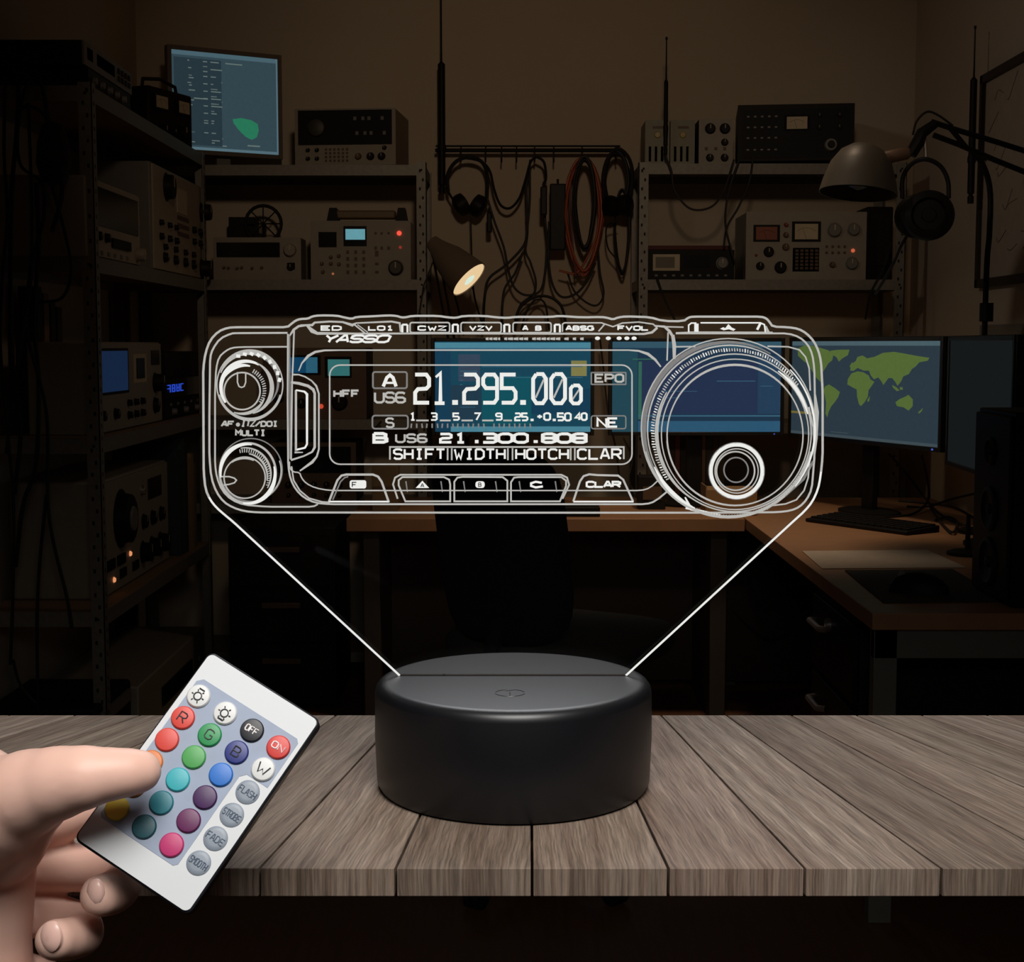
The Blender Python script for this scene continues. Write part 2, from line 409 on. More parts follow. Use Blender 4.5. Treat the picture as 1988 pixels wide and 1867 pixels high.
S_TXT = emit('screen_text_pale', S(95, 110, 105), 1); S_BAR = emit('screen_bar_pale', S(80, 105, 115), 1)
a = at(349, 288, 6.20); b_ = at(551, 290, 6.42)
t, w_, h_, hb = monitor('monitor', 'tilted-looking silver-edged monitor with a green plot standing on the back left shelf', (-1.38, 6.18), (-.985, 6.40), 2.56, 2.165, .018, mat('silver_brown_bezel', (.18, .14, .11), .5), zfoot=2.0905)
sh = [(emit('screen_top', S(70, 95, 105), 1), 0, 1, .955, 1), (S_BAR, 0, 1, 0, .03), (S_BAR, .985, 1, 0, 1),
      (emit('screen_pane', S(38, 52, 60), 1), .02, .46, .05, .93)]
for i in range(34):
    z = .9-.025*i
    for (xa, ln) in ((.14+.02*random.random(), .05*random.random()+.01), (.29, .04), (.36, random.random()*.09+.02)):
        if random.random() < .8: sh.append((S_TXT, xa, xa+ln, z, z+.011))
for (a_, b2, z) in ((.2, .33, .52), (.36, .46, .9), (.5, .66, .9), (.36, .5, .05)): sh.append((S_TXT, a_, b2, z, z+.012))
sh.append((emit('green_plot', S(40, 115, 85), 1), [(.56, .34), (.57, .30), (.62, .23), (.68, .17), (.74, .14), (.79, .17), (.81, .24), (.80, .31), (.74, .345), (.64, .36)]))
sh.append((S_TXT, .7, .82, .07, .085))
screen(t, w_, h_, hb, emit('screen_slate', S(50, 68, 76), 1), sh)
stand(t, hb, .018, .09, .03, GREYM)

l, w_, h_ = fr(572, 770, 201, 311, 6.12)
u = Unit('receiver', 'wide receiver with black upper panel and round dial on top of the back left shelves', 'radio', (l[0], 6.14, 2.0905), w_, h_+.0, .33, -.09)
u.case(mat('brown_grey_case', (.26, .20, .14), .6), .004); u.panel(.0, 1, 0, 1, BEIGE2); f = u.panel(.035, .965, .36, .97, BLACK, 'dial_panel', .007)
u.knob(.22, .66, .036, mat('olive_knob', (.05, .045, .03), .5), .02, 'dial', mark=False)
for x in (.6, .68, .74, .87): u.btn(x, .82, .012, .014, GREYM); u.btn(x+.02, .56, .012, .014, GREYM)
for x in (.13, .22): u.knob(x, .27, .0075); u.knob(x, .12, .0075)
u.grid(.31, .52, 6, .08, .28, 4, .008, .008, BROWN); u.knob(.63, .15, .012, BROWN); u.knob(.75, .15, .014); u.knob(.86, .15, .014); u.knob(.89, .3, .008)
# second shelf
l, w_, h_ = fr(415, 585, 455, 536, 6.13)
u = Unit('frequency_counter', 'low beige frequency counter with a dark window on the back left shelf', 'test instrument', (l[0], 6.13, 1.6325), w_, .17, .15)
u.case(BEIGE2, .004); u.panel(0, 1, 0, 1, BEIGE2); u.panel(.04, .76, .53, .88, DARK, 'display', .006)
u.knob(.88, .70, .026, BEIGE2, .025); u.knob(.88, .30, .014); u.panel(.84, .93, .24, .40, BROWN, 'socket_plate', .004)
for x in (.12, .17, .27, .32, .44, .55): u.knob(x, .26+.03*random.random(), .006, BROWN, .01, 'toggle')
l, w_, h_ = fr(604, 798, 421, 537, 6.13)
u = Unit('communications_tester', 'beige tester with a glowing pale blue display and red lamps on the back left shelf', 'test instrument', (l[0], 6.13, 1.6325), w_, h_-.004, .3)
u.case(BEIGE2, .005); u.panel(0, 1, 0, 1, BEIGE2); u.panel(.08, .26, .55, .81, DARK, 'speaker_grille', .005)
f = u.panel(.33, .56, .57, .91, DARK, 'display_bezel', .006); u.panel(.35, .545, .68, .86, SCR_C, 'display', .008, parent=f)
u.led(.885, .79, .010, LEDR); u.led(.895, .55, .006, emit('dim_red_led', S(140, 45, 35), 1)); u.led(.22, .10, .005, emit('dim_orange_led', S(150, 90, 60), 1))
u.knob(.85, .2, .028, mat('olive_knob', (.05, .045, .03)), .03)
for x in (.37, .45, .53): u.grid(x, x, 1, .13, .47, 4, .011, .013, BROWN)
for x in (.65, .71, .78): u.btn(x, .79, .009, .009, BROWN); u.btn(x, .54, .010, .012, BROWN)
for z in (.13, .27, .42, .47): u.btn(.66, z, .014, .010, BROWN)
for x, z in ((.11, .27), (.20, .27), (.28, .4), (.28, .26), (.12, .13), (.2, .38)): u.knob(x, z, .007, BROWN, .01)
# bracketed wooden handle bar thing on top of tester
t = thing('wooden_bar', 'long wooden-faced bar with black ends lying on the tester', 'bar', (l[0]+.1*w_, 6.17, 1.6325+h_-.003))
MB().b(.05, .30, 0, .06, .012, .045).build('bar', mat('bar_wood', (.20, .13, .06), .5), t, .006)
for x in (.02, .30): MB().prism([(x, 0), (x+.05, 0), (x+.04, .055), (x+.012, .055)], -.005, .065).build('end_bracket', BLACK, t)
t = thing('desk_fan', 'small dark round fan beside a black box at the back of the shelf', 'fan', (-1.04, 6.33, 1.6325)); 
MB().b(-.03, .03, -.02, .04, 0, .02).build('foot', BLACK, t); MB().b(-.008, .008, .01, .02, .015, .12).build('stem', BLACK, t)
mb = MB(); mb.tube([(math.cos(k*PI/12)*.075, -.01, .24+math.sin(k*PI/12)*.075) for k in range(24)], .007, 6, True)
for k in range(8): mb.tube([(0, -.012, .24), (math.cos(k*PI/4)*.075, -.01, .24+math.sin(k*PI/4)*.075)], .003, 5)
mb.b(-.008, .008, 0, .015, .1, .24); mb.build('guard', BLACK2, t)
u = Unit('speaker_box', 'plain black box standing behind the frequency counter', 'speaker', (-1.19, 6.34, 1.6325), .11, .27, .12); u.case(BLACK2, .004); u.panel(.1, .9, .3, .9, BLACK, 'grille')
# third shelf, seen through the clear panel
l, w_, h_ = fr(512, 712, 682, 820, 6.12)
u = Unit('service_monitor', 'brown-faced instrument with blue and teal displays on the third back left shelf', 'test instrument', (l[0], 6.12, 1.0655), w_, h_, .3)
u.case(BLACK2, .004); u.panel(0, 1, 0, 1, mat('brown_panel', (.16, .10, .065), .5))
f = u.panel(.23, .56, .62, .90, BLACK, 'display_bezel', .005); u.panel(.25, .42, .65, .87, emit('deep_blue_lcd', S(18, 62, 92), 1), 'display', .007, parent=f); u.panel(.42, .53, .65, .87, emit('steel_blue_lcd', S(42, 90, 112), 1), 'display', .007, parent=f)
u.panel(.60, .86, .58, .88, BLACK, 'display_bezel', .005); u.panel(.63, .84, .61, .84, SCR_T, 'display', .007)
u.led(.56, .18, .010, emit('small_red_led', S(200, 70, 45), 1)); u.knob(.74, .24, .030, BLACK, .03); u.knob(.37, .22, .018); u.knob(.15, .3, .02)
l, w_, h_ = fr(528, 692, 858, 966, 6.12)
u = Unit('oscilloscope', 'old oscilloscope with a black screen low on the back left shelving, left of the desk', 'oscilloscope', (l[0], 6.12, .7205), w_, h_+.02, .3)
u.case(BLACK2, .004); u.panel(0, 1, 0, 1, BROWN); u.panel(.06, .94, .5, .93, DARK, 'screen', .008)
for x in (.2, .35, .5, .65, .8): u.knob(x, .3, .012); u.knob(x, .13, .008)
# ------------------------------------------------------------------ right back shelving contents
l, w_, h_ = fr(1252, 1350, 236, 317, 6.13)
for i in range(2):
    ww = w_/2-.004
    u = Unit('filter_module', ('left grey module with an amber lamp, left end of the right shelf top', 'second grey module with an amber lamp, beside the knob panel on the right shelf')[i], 'module', (l[0]+i*(w_/2), 6.13, 2.0955), ww, .175, .2, group=None)
    u.case(mat('olive_grey_case', (.22, .21, .15), .5), .003); u.panel(0, 1, 0, 1, mat('olive_grey_panel', (.27, .26, .19), .5))
    u.panel(.3, .75, .8, .86, BROWN, 'nameplate', .005); u.knob(.5, .66, .012, mat('amber_glass', (.45, .33, .10), .3), .01, 'lamp', mark=False)
    for x in (.2, .45, .7): u.panel(x-.05, x+.05, .06, .40, BLACK, 'slot', .004)
l, w_, h_ = fr(1356, 1422, 232, 317, 6.13)
u = Unit('knob_panel', 'narrow grey control box with five black knobs on the right shelf top', 'test instrument', (l[0], 6.13, 2.0955), w_, .18, .2)
u.case(BLACK2, .003); u.panel(0, 1, 0, 1, BEIGE2); u.knob(.33, .78, .019); u.knob(.76, .78, .019); u.knob(.76, .48, .013); u.knob(.33, .14, .014); u.knob(.76, .14, .014)
u.btn(.22, .34, .012, .012, BROWN); u.btn(.5, .34, .012, .012, BROWN); u.btn(.76, .34, .012, .012, BROWN)
# large black receiver with a cream meter
l, w_, h_ = fr(1434, 1662, 200, 317, 6.10)
u = Unit('shortwave_receiver', 'large black receiver with a cream meter, tilted up on the right shelf', 'radio', (l[0], 6.14, 2.0955), w_-.01, .235, .31, -.12)
u.case(BLACK, .01, .012); u.panel(.0, 1, .05, 1, BLACK2, 'front_panel'); u.panel(.04, .96, .10, .92, mat('charcoal_panel', (.010, .011, .011), .55, spec=.18), 'inner_panel', .006)
u.meter(.40, .62, .55, .82); u.knob(.8, .30, .026, GREYM, .03, 'tuning_dial', mark=False); u.knob(.8, .30, .016, BLACK, .04, mark=False)
for x in (.70, .87): u.knob(x, .8, .009); u.knob(x, .6, .010)
for x in (.09, .15, .21, .27, .33):
    for z in (.24, .44, .62, .8): u.btn(x, z, .010, .006, GREYM)
# second shelf
l, w_, h_ = fr(1257, 1425, 478, 540, 6.13)
u = Unit('mobile_radio', 'low black radio with a small cream-framed screen on the right shelf', 'radio', (l[0], 6.13, 1.6325), w_, .12, .22)
u.case(BLACK2, .003); u.panel(0, 1, 0, 1, BLACK); u.panel(.06, .37, .30, .85, CREAM, 'screen_bezel', .006); u.panel(.09, .31, .40, .76, mat('grey_lcd', (.16, .14, .10), .3), 'screen', .008)
u.panel(.42, .72, .4, .8, DARK, 'display', .005); u.knob(.86, .55, .022, GREYM, .02); u.grid(.1, .9, 9, .14, .14, 1, .012, .008, GREYM)
t = tag(MB().b(0, w_-.01, 0, .18, 0, .018).build('book', mat('dark_red_cover', (.10, .012, .010), .6), bevel=.003), 'dark red book lying on the low black radio', 'book'); t.location = (l[0], 6.145, 1.753)
l, w_, h_ = fr(1447, 1680, 406, 540, 6.13)
u = Unit('test_set', 'grey-beige test set with red and cream meters and a keypad on the right shelf', 'test instrument', (l[0], 6.13, 1.6325), w_, .272, .3)
u.case(GREYM, .006); u.panel(0, 1, 0, 1, BEIGE2); u.meter(.06, .28, .56, .81, mat('red_meter_face', (.30, .09, .05), .4)); u.meter(.38, .62, .56, .86, mat('cream_meter_face', (.62, .52, .34), .4))
u.knob(.73, .73, .027, GREYM, .02); u.knob(.89, .74, .024, GREYM, .02); u.knob(.88, .24, .024, GREYM, .02)
u.knob(.19, .41, .019); u.knob(.12, .20, .015); u.knob(.29, .18, .022); u.knob(.33, .48, .013, BROWN); u.knob(.33, .66, .01, BROWN); u.knob(.33, .81, .008, REDP)
f = u.panel(.39, .61, .12, .47, BLACK, 'keypad', .004)
for i in range(5):
    for j in range(6): MB().b((.41+i*.041)*u.w, (.437+i*.041)*u.w, -.009, -.003, (.15+j*.052)*u.h, (.187+j*.052)*u.h).build('key', BROWN, f)
u.grid(.67, .82, 4, .40, .49, 2, .009, .009, BROWN); u.led(.89, .43, .008, emit('small_orange_led', S(190, 90, 60), 1)); u.led(.085, .36, .006, REDP)
u.knob(.72, .22, .011, BROWN)
u = Unit('side_speaker', 'black upright box beside the test set at the shelf end', 'speaker', (1.455, 6.2, 1.6325), .11, .30, .2); u.case(BLACK, .006); u.panel(.12, .88, .2, .9, BLACK2, 'grille')

# ------------------------------------------------------------------ desks
t = thing('back_desk', 'orange-brown computer desk running along the back wall', 'desk', (.12, 5.7, 0))
MB().b(-.712, .712, -.4, .37, .704, .75).build('desktop', DESK, t, .002)
for x in (-.66, .60): MB().b(x, x+.06, -.33, .3, 0, .703).build('leg', mat('dark_grey_leg', (.06, .05, .04), .5), t, .003)
MB().b(-.66, .70, .20, .215, .03, .703).build('shade_back_panel', mat('under_desk_shade_brown', (.05, .035, .025), .6), t)  # back panel enlarged as a dark sheet for the shade under the desk
RX0, RX1, RY0, RY1 = .836, 1.70, 3.42, 6.05
t = thing('side_desk', 'orange-brown desk along the right wall carrying keyboard, mouse and speaker', 'desk', ((RX0+RX1)/2, (RY0+RY1)/2, 0))
hx, hy = (RX1-RX0)/2, (RY1-RY0)/2
MB().b(-hx, hx, -hy, hy, .710, .7495).build('desktop', DESK, t, .002)
MB().b(-hx+.01, hx-.01, -hy+.02, -hy+.05, .64, .709).build('apron', mat('grey_green_steel', (.16, .16, .135), .5), t)
for (x, y) in ((-hx+.01, -hy+.02), (hx-.07, -hy+.02), (-hx+.01, hy-.12), (hx-.07, hy-.12)):
    MB().b(x, x+.055, y, y+.04, 0, .709).build('leg', mat('grey_green_steel', (.16, .16, .135), .5), t, .002)
MB().b(-hx+.02, hx, hy-.17, hy-.15, .03, .709).build('shade_back_panel', mat('under_desk_shade_brown', (.05, .035, .025), .6), t)  # dark sheet added to stand in for the shade below the side desk
t = thing('drawer_pedestal', 'dark drawer pedestal with a keyhole under the side desk', 'cabinet', (1.16, 3.98, 0), 0)
MB().b(-.29, .30, -.30, .22, .03, .69).build('body', BLACK2, t, .003)
for k, z in enumerate((.47, .25, .04)):
    d = MB().b(-.306, -.291, -.29, .21, z, z+.20).build('drawer', BLACK, t, .002)
    MB().tube([(-.306, .02, z+.13), (-.325, .03, z+.13), (-.325, .16, z+.13), (-.306, .17, z+.13)], .009, 8).build('handle', SILV, d)
MB().cyl((-.305, -.02, .62), (-.318, -.02, .62), .018).build('lock', SILV, t)
t = thing('drawer_cabinet', 'black three-drawer cabinet left of the back desk', 'cabinet', (-.86, 5.75, 0))
MB().b(-.20, .20, -.22, .28, .02, .69).build('body', BLACK2, t, .004)
for z in (.47, .26, .05):
    d = MB().b(-.19, .19, -.235, -.221, z, z+.2).build('drawer', BLACK, t, .002)
    MB().b(-.075, .07, -.25, -.234, z+.13, z+.15).build('handle', mat('dull_brass', (.10, .07, .045), .5, .3), d, .002)

# ------------------------------------------------------------------ monitors
MONB = mat('black_monitor_bezel', (.012, .011, .011), .4)
def flatmon(name, label, x0, x1, yt, yb, Y, base, shapes, foot=True):
    A = at(x0, yb, Y); B_ = at(x1, yb, Y); zt = at(x0, yt, Y).z
    t, w_, h_, hb = monitor(name, label, (A.x, Y), (B_.x, Y), zt, A.z, .014, MONB, .03, .7505)
    screen(t, w_, h_, hb, base, shapes); stand(t, hb, .014)
    MB().b(w_/2-.025, w_/2-.02, -.0075, -.005, hb-.010, hb-.006).build('power_light', emit('blue_power_led', S(70, 90, 190), 1), t)
    return t
c1 = emit('screen_teal_blue', S(26, 68, 86), 1); c2 = emit('screen_light_band', S(74, 130, 148), 1); c3 = emit('screen_dark_blue', S(24, 60, 82), 1)
c4 = emit('screen_plum_grey', S(54, 70, 88), 1); c5 = emit('screen_deep_teal', S(20, 80, 92), 1); c6 = emit('yellow_note', S(128, 122, 74), 1); c7 = emit('screen_line', S(58, 98, 120), 1)
sh = [(c2, 0, 1, .93, .99), (c7, 0, 1, .90, .93), (c3, 0, .1, 0, .9), (c4, .15, .29, .56, .86), (emit('screen_grey', S(34, 58, 74), 1), .1, .3, .14, .52), (c5, .3, .62, .08, .62), (c3, .62, 1, .2, .48), (c6, .875, .975, .62, .79), (c2, 0, 1, 0, .06)]
for i in range(12): 
    z = .82-.05*i; sh.append((c7, .16, .16+random.random()*.12, z, z+.008)); 
for z in (.72, .60, .42, .34, .22): sh.append((c7, .30, .95, z, z+.008))
flatmon('monitor', 'left desk monitor glowing teal with a yellow note in its corner', 845, 1146, 663, 838, 5.72, c1, sh)
d1 = emit('screen_navy_slate', S(32, 52, 72), 1); d2 = emit('screen_navy', S(38, 50, 76), 1); d3 = emit('screen_green_bar', S(52, 98, 84), 1)
sh = [(emit('screen_teal_top', S(52, 84, 100), 1), 0, 1, .93, 1), (d2, .16, .86, .2, .78), (d3, .155, .175, .14, .78), (emit('screen_teal_dim', S(36, 70, 82), 1), 0, .15, 0, .92), (c7, .155, 1, .17, .185), (emit('screen_blue_foot', S(45, 85, 112), 1), .155, 1, 0, .12), (emit('screen_side', S(38, 62, 86), 1), .865, 1, .2, .84)]
for i in range(10):
    sh.append((c7, .30+.0*i, .38+random.random()*.15, .34+.012*i, .345+.012*i)) if i % 3 == 0 else None
    sh.append((c7, .88, .9+.08*random.random(), .78-.055*i, .787-.055*i))
sh += [(c7, .62, .85, .56, .568), (d3, .12, .26, .80, .812), (d3, .43, .44, .22, .55)]
flatmon('monitor', 'middle desk monitor showing dark code windows, behind the dial engraving', 1188, 1514, 663, 838, 5.70, d1, sh)
# world map monitor, turned
yl, yr = 5.90, 5.05
A = at(1536, 840, yl); Xr = at(1822, 880, yr).x
t, w_, h_, hb = monitor('monitor', 'desk monitor showing a green world map', (A.x, yl), (Xr, yr), EYE+.012, A.z, .016, MONB, .03, .7505)
mg = emit('map_green', S(82, 102, 52), 1); bl = emit('map_sea', S(43, 56, 65), 1)
def M(pts): return [((x-1533)/289, 1-(y-662)/(178+.0*x+(x-1533)*.155)) for x, y in pts]
conts = [
 [(1545, 676), (1560, 670), (1580, 671), (1598, 676), (1612, 680), (1622, 690), (1620, 700), (1612, 706), (1607, 714), (1600, 724), (1601, 733), (1597, 737), (1604, 748), (1598, 744), (1588, 735), (1580, 724), (1570, 708), (1558, 700), (1546, 690)],
 [(1615, 681), (1632, 679), (1655, 679), (1652, 690), (1640, 697), (1634, 703), (1629, 694), (1617, 687)],
 [(1606, 752), (1614, 748), (1627, 756), (1637, 764), (1634, 774), (1627, 784), (1620, 792), (1615, 802), (1612, 814), (1608, 806), (1609, 785), (1606, 770), (1603, 760)],
 [(1653, 738), (1660, 727), (1672, 723), (1683, 725), (1694, 732), (1697, 740), (1705, 745), (1700, 753), (1694, 762), (1693, 775), (1687, 786), (1680, 794), (1676, 790), (1672, 774), (1671, 760), (1662, 755), (1652, 749)],
 [(1657, 721), (1660, 708), (1668, 702), (1671, 694), (1681, 691), (1690, 697), (1704, 694), (1720, 686), (1740, 684), (1760, 688), (1782, 693), (1803, 697), (1800, 703), (1786, 706), (1780, 714), (1773, 720), (1768, 730), (1758, 735), (1754, 746), (1748, 754), (1744, 746), (1738, 738), (1731, 738), (1722, 752), (1718, 744), (1712, 736), (1704, 740), (1698, 732), (1694, 722), (1684, 722), (1672, 716), (1664, 722)],
 [(1738, 752), (1746, 757), (1752, 764), (1747, 765), (1740, 758)], [(1752, 757), (1757, 757), (1758, 762), (1753, 763)],
 [(1745, 788), (1752, 782), (1764, 776), (1768, 773), (1776, 783), (1776, 797), (1769, 806), (1760, 799), (1748, 796)],
 [(1786, 810), (1794, 801), (1792, 808), (1787, 813)], [(1692, 782), (1697, 774), (1696, 784), (1693, 786)], [(1656, 712), (1661, 704), (1663, 712), (1658, 716)]]
sh = [(emit('map_top_bar', S(72, 92, 100), 1), 0, 1, .955, 1)]+[(mg, M(c)) for c in conts]
sh += [(emit('map_foot', S(60, 72, 78), 1), .3, .42, .05, .058), (emit('map_foot', S(60, 72, 78), 1), 0, 1, 0, .03), (emit('map_yellow', S(110, 100, 50), 1), 0, .16, .22, .245)]
screen(t, w_, h_, hb, bl, sh); stand(t, hb, .016, .12, .035)
MB().b(w_/2-.03, w_/2-.022, -.0075, -.005, hb-.011, hb-.005).build('power_light', emit('blue_power_led', S(70, 90, 190), 1), t)
t, w_, h_, hb = monitor('monitor', 'dark switched-off-looking monitor at the right, beside the tall speaker', (at(1840, 893, 4.95).x, 4.95), (at(1962, 893, 4.22).x, 4.22), EYE+.012, at(1840, 893, 4.95).z, .016, MONB, .05, .7505)
screen(t, w_, h_, hb, emit('screen_grey_glow', S(22, 25, 25), 1), []); stand(t, hb, .016, .10, .03)  # dark screen is given a faint grey glow of its own

# ------------------------------------------------------------------ on the side desk
t = thing('keyboard', 'black keyboard on the side desk below the map monitor', 'keyboard', tuple(onz(1690, 1022, .7505)), -.98)
kw, kd = .46, .16
mb = MB(); mb.prism([(-kd/2, 0), (kd/2, 0), (kd/2, .022), (-kd/2, .012)], -kw/2, kw/2, Matrix.Rotation(PI/2, 4, 'Z')); mb.build('body', BLACK, t, .003)
Tk = Matrix.Rotation(0, 4, 'Z')
for r in range(5):
    for c in range(15):
        x = -kw/2+.012+c*.0295; y = -kd/2+.016+r*.028; z = .0125+(y+kd/2)*(.010/kd)
        MB().b(x, x+.025, y, y+.022, z-.002, z+.006).build('key', BLACK2, t)
P = [onz(1557, 1070, .7505), onz(1800, 1068, .7505), onz(1876, 1102, .7505), onz(1596, 1104, .7505)]
mb = MB(); mb.add([tuple(p) for p in P]+[(p.x, p.y, .7520) for p in P], [(3, 2, 1, 0), (4, 5, 6, 7), (0, 1, 5, 4), (1, 2, 6, 5), (2, 3, 7, 6), (3, 0, 4, 7)])
tag(mb.build('paper', PAPER, origin=tuple(P[0])), 'sheets of white paper between keyboard and mouse pad', 'paper')
P = [onz(1640, 1108, .7505), onz(1850, 1106, .7505), onz(1955, 1168, .7505), onz(1715, 1170, .7505)]
mb = MB(); mb.add([tuple(p) for p in P]+[(p.x, p.y, .7535) for p in P], [(3, 2, 1, 0), (4, 5, 6, 7), (0, 1, 5, 4), (1, 2, 6, 5), (2, 3, 7, 6), (3, 0, 4, 7)])
tag(mb.build('mouse_pad', mat('grey_cloth_pad', (.05, .05, .045), .9), origin=tuple(P[0]), bevel=.001), 'dark grey mouse pad at the front edge of the side desk', 'mouse pad')
p = onz(1786, 1150, .7535)
t = thing('computer_mouse', 'black computer mouse on the grey mouse pad', 'mouse', tuple(p), -.35)
prof = [(-.075, .0), (-.074, .014), (-.06, .028), (-.03, .037), (.0, .039), (.03, .034), (.055, .024), (.068, .012), (.07, 0)]
rings = []
for k, (x, z) in enumerate(prof):
    wdt = .034*math.sqrt(max(.03, 1-(x/.082)**2))
    rings.append([(x, math.cos(a)*wdt, max(0, math.sin(a))*z*1.35) for a in [PI*q/10 for q in range(11)]])
MB().loft(rings).build('body', BLACK, t); MB().cyl((-.045, -.005, .044), (-.045, .005, .044), .009).build('scroll_wheel', GREYM, t)
t = thing('tower_speaker', 'tall black loudspeaker standing on the side desk at the right', 'speaker', tuple(onz(1948, 1158, .7505)), .0)
sx0 = 0
MB().b(-.035, .12, -.16, .12, 0, .462).build('cabinet', BLACK, t, .005)
fb = MB().b(-.045, -.036, -.15, .115, .01, .452).build('baffle', BLACK2, t, .004)
for z, r in ((.36, .035), (.22, .055), (.09, .06)):
    T = frame((-.045, -.015, z), (-1, 0, 0)); MB().lathe([(r, 0), (r, .006), (r*.85, .008), (r*.7, .002), (r*.25, -.0), (r*.2, .006), (0, .009)], T, 24).build('driver', RUB, t)
t = thing('small_stand_base', 'small round dark stand base beside the tower speaker', 'stand', tuple(onz(1878, 1076, .7505)))
MB().lathe([(.06, 0), (.06, .008), (.045, .013), (.008, .016), (.006, .12), (0, .12)], None, 24).build('foot', BLACK2, t)
for i, pts in enumerate([[(1725, 880, 5.5), (1760, 920, 5.5), (1795, 965, 5.6), (1830, 1001, 5.3), (1900, 1030, 4.88)],
            [(1790, 885, 5.3), (1800, 930, 5.4), (1802, 970, 5.6), (1770, 998, 5.40), (1700, 1004, 5.30)],
            [(1760, 983, 5.65), (1800, 983, 5.62), (1850, 968, 5.4), (1905, 955, 5.2)],
            [(1745, 972, 5.8), (1790, 976, 5.75), (1850, 984, 5.65), (1900, 1010, 5.2)],
            [(1805, 983, 5.6), (1830, 1018, 5.08), (1850, 1033, 4.84), (1858, 1013, 5.14), (1840, 1003, 5.3), (1815, 1010, 5.2)]]):
    cable('cable', ['black cable dropping from the map monitor onto the side desk', 'black cable hanging below the right monitor edge', 'black cable running right behind the speaker', 'thin cable lying behind the monitor stand', 'short looped cable with plug on the side desk'][i], 'cable', pts, .0045, group='cables on the side desk')
# ------------------------------------------------------------------ odds and ends on the back desk
def deskbox(name, label, cat, x0, x1, yt, yb, Y, d, m, bev=.002, parts=None):
    A = at(x0, yb, Y); B_ = at(x1, yb, Y); zt = at(x0, yt, Y).z; h = zt-.7505
    t = thing(name, label, cat, ((A.x+B_.x)/2, Y, .7505)); W = (B_.x-A.x)/2
    MB().b(-W, W, 0, d, 0, h).build('body', m, t, bev); return t, W, h
xs = [1296, 1308, 1318, 1332, 1343, 1356, 1367, 1380, 1392, 1404]
cols = [('dark brown', (.05, .03, .02)), ('rust red', (.20, .06, .04)), ('black', (.015, .013, .012)), ('brown', (.10, .06, .03)), ('maroon', (.14, .04, .03)), ('tan', (.22, .14, .07)), ('dark grey', (.04, .035, .03)), ('umber', (.07, .04, .02)), ('olive', (.06, .05, .02))]
for i in range(9):
    A = at(xs[i], 950, 5.9); B_ = at(xs[i+1], 950, 5.9); hh = .27+.02*((i*7) % 4)
    mb = MB(); mb.use(mat('spine_'+cols[i][0].replace(' ', '_'), cols[i][1], .6)); ww = B_.x-A.x-.002
    mb.b(0, .002, 0, .15, 0, hh); mb.b(ww-.002, ww, 0, .15, 0, hh); mb.b(.002, ww-.002, 0, .003, 0, hh); mb.use(PAPER); mb.b(.002, ww-.002, .003, .145, .003, hh-.004)
    o = mb.build('book', None, smooth=False); o.location = (A.x, 5.86, .7505)
    tag(o, cols[i][0]+' book in the row under the middle monitor', 'book', 'books under the middle monitor')
t, W, h = deskbox('cardboard_box', 'tan cardboard box left of the office chair on the back desk', 'box', 722, 772, 905, 972, 5.55, .12, mat('cardboard', (.22, .15, .08), .8)); MB().b(-W, W, -.001, .03, h*.45, h*.55).build('tape', BROWN, t)
t, W, h = deskbox('wooden_tray', 'flat wooden tray on the desk below the dial ring', 'tray', 1372, 1470, 950, 968, 5.40, .14, mat('tray_wood', (.34, .2, .08), .6)); MB().b(-W-.004, -W, -.004, .144, 0, h+.012).build('rim', CHIP, t)
t, W, h = deskbox('black_notebook', 'thin black notebook on the back desk right of the chair', 'notebook', 1060, 1165, 985, 1000, 5.36, .16, BLACK)
t, W, h = deskbox('junction_box', 'small black box on the desk under the left monitor', 'box', 1240, 1292, 925, 975, 5.6, .1, BLACK2); MB().b(-W*.7, W*.7, -.004, .001, h*.3, h*.7).build('front_panel', BROWN, t)
for i, pts in enumerate([[(740, 818, 6.05), (715, 850, 6.0), (706, 890, 5.9), (706, 940, 5.75)], [(1165, 660, 6.3), (1172, 720, 6.2), (1180, 800, 6.0), (1195, 870, 5.9), (1205, 950, 5.8)],
     [(1210, 850, 6.0), (1228, 890, 5.95), (1222, 930, 5.9), (1235, 965, 5.7)], [(1140, 1040, 5.95), (1150, 1100, 5.95), (1160, 1150, 5.95)], [(1260, 1045, 5.95), (1255, 1120, 5.95), (1265, 1180, 5.95), (1285, 1240, 5.95)],
     [(1450, 1060, 5.9), (1400, 1130, 5.9), (1370, 1160, 5.9)], [(1400, 1160, 5.9), (1450, 1210, 5.85), (1490, 1240, 5.8), (1530, 1230, 5.75)]]):
    cable('cable', ['thin brown cable curving down beside the left monitor', 'cable dropping between the two desk monitors', 'short cable behind the dial ring on the desk', 'cable hanging under the desk right of the chair back', 'long cable hanging under the middle of the desk', 'cable crossing diagonally under the desk corner', 'cable sagging low under the desk corner'][i], 'cable', pts, .004, mat('dark_brown_cable', (.03, .018, .012), .6), 'cables around the back desk')

# ------------------------------------------------------------------ office chair
t = thing('office_chair', 'dark navy office chair with its back to the viewer at the desk', 'chair', (.05, 3.76, 0), -.53)
NAVY = mat('navy_fabric', (.012, .016, .032), .9, 0, .3, 300, .2); SEATM = mat('charcoal_fabric', (.045, .045, .042), .9, 0, .3, 300, .2)
def cushion(W, D, H, T, name, m, edge=.03, bow=0):
    rings = []
    n = 28
    def rr(sx, sy, z):
        P = []
        for k in range(n):
            a = 2*PI*k/n; c, s_ = math.cos(a), math.sin(a); e = .45
            x = sx*math.copysign(abs(c)**e, c); y = sy*math.copysign(abs(s_)**e, s_)
            P.append(tuple(T @ Vector((x, y, z+bow*(x/W)**2))))
        return P
    for q in range(7):
        a = PI*q/6; ins = (1-math.sin(a))*edge; rings.append(rr(W-ins, D-ins, -H/2*math.cos(a)))
    return MB().loft(rings).build(name, m, t)
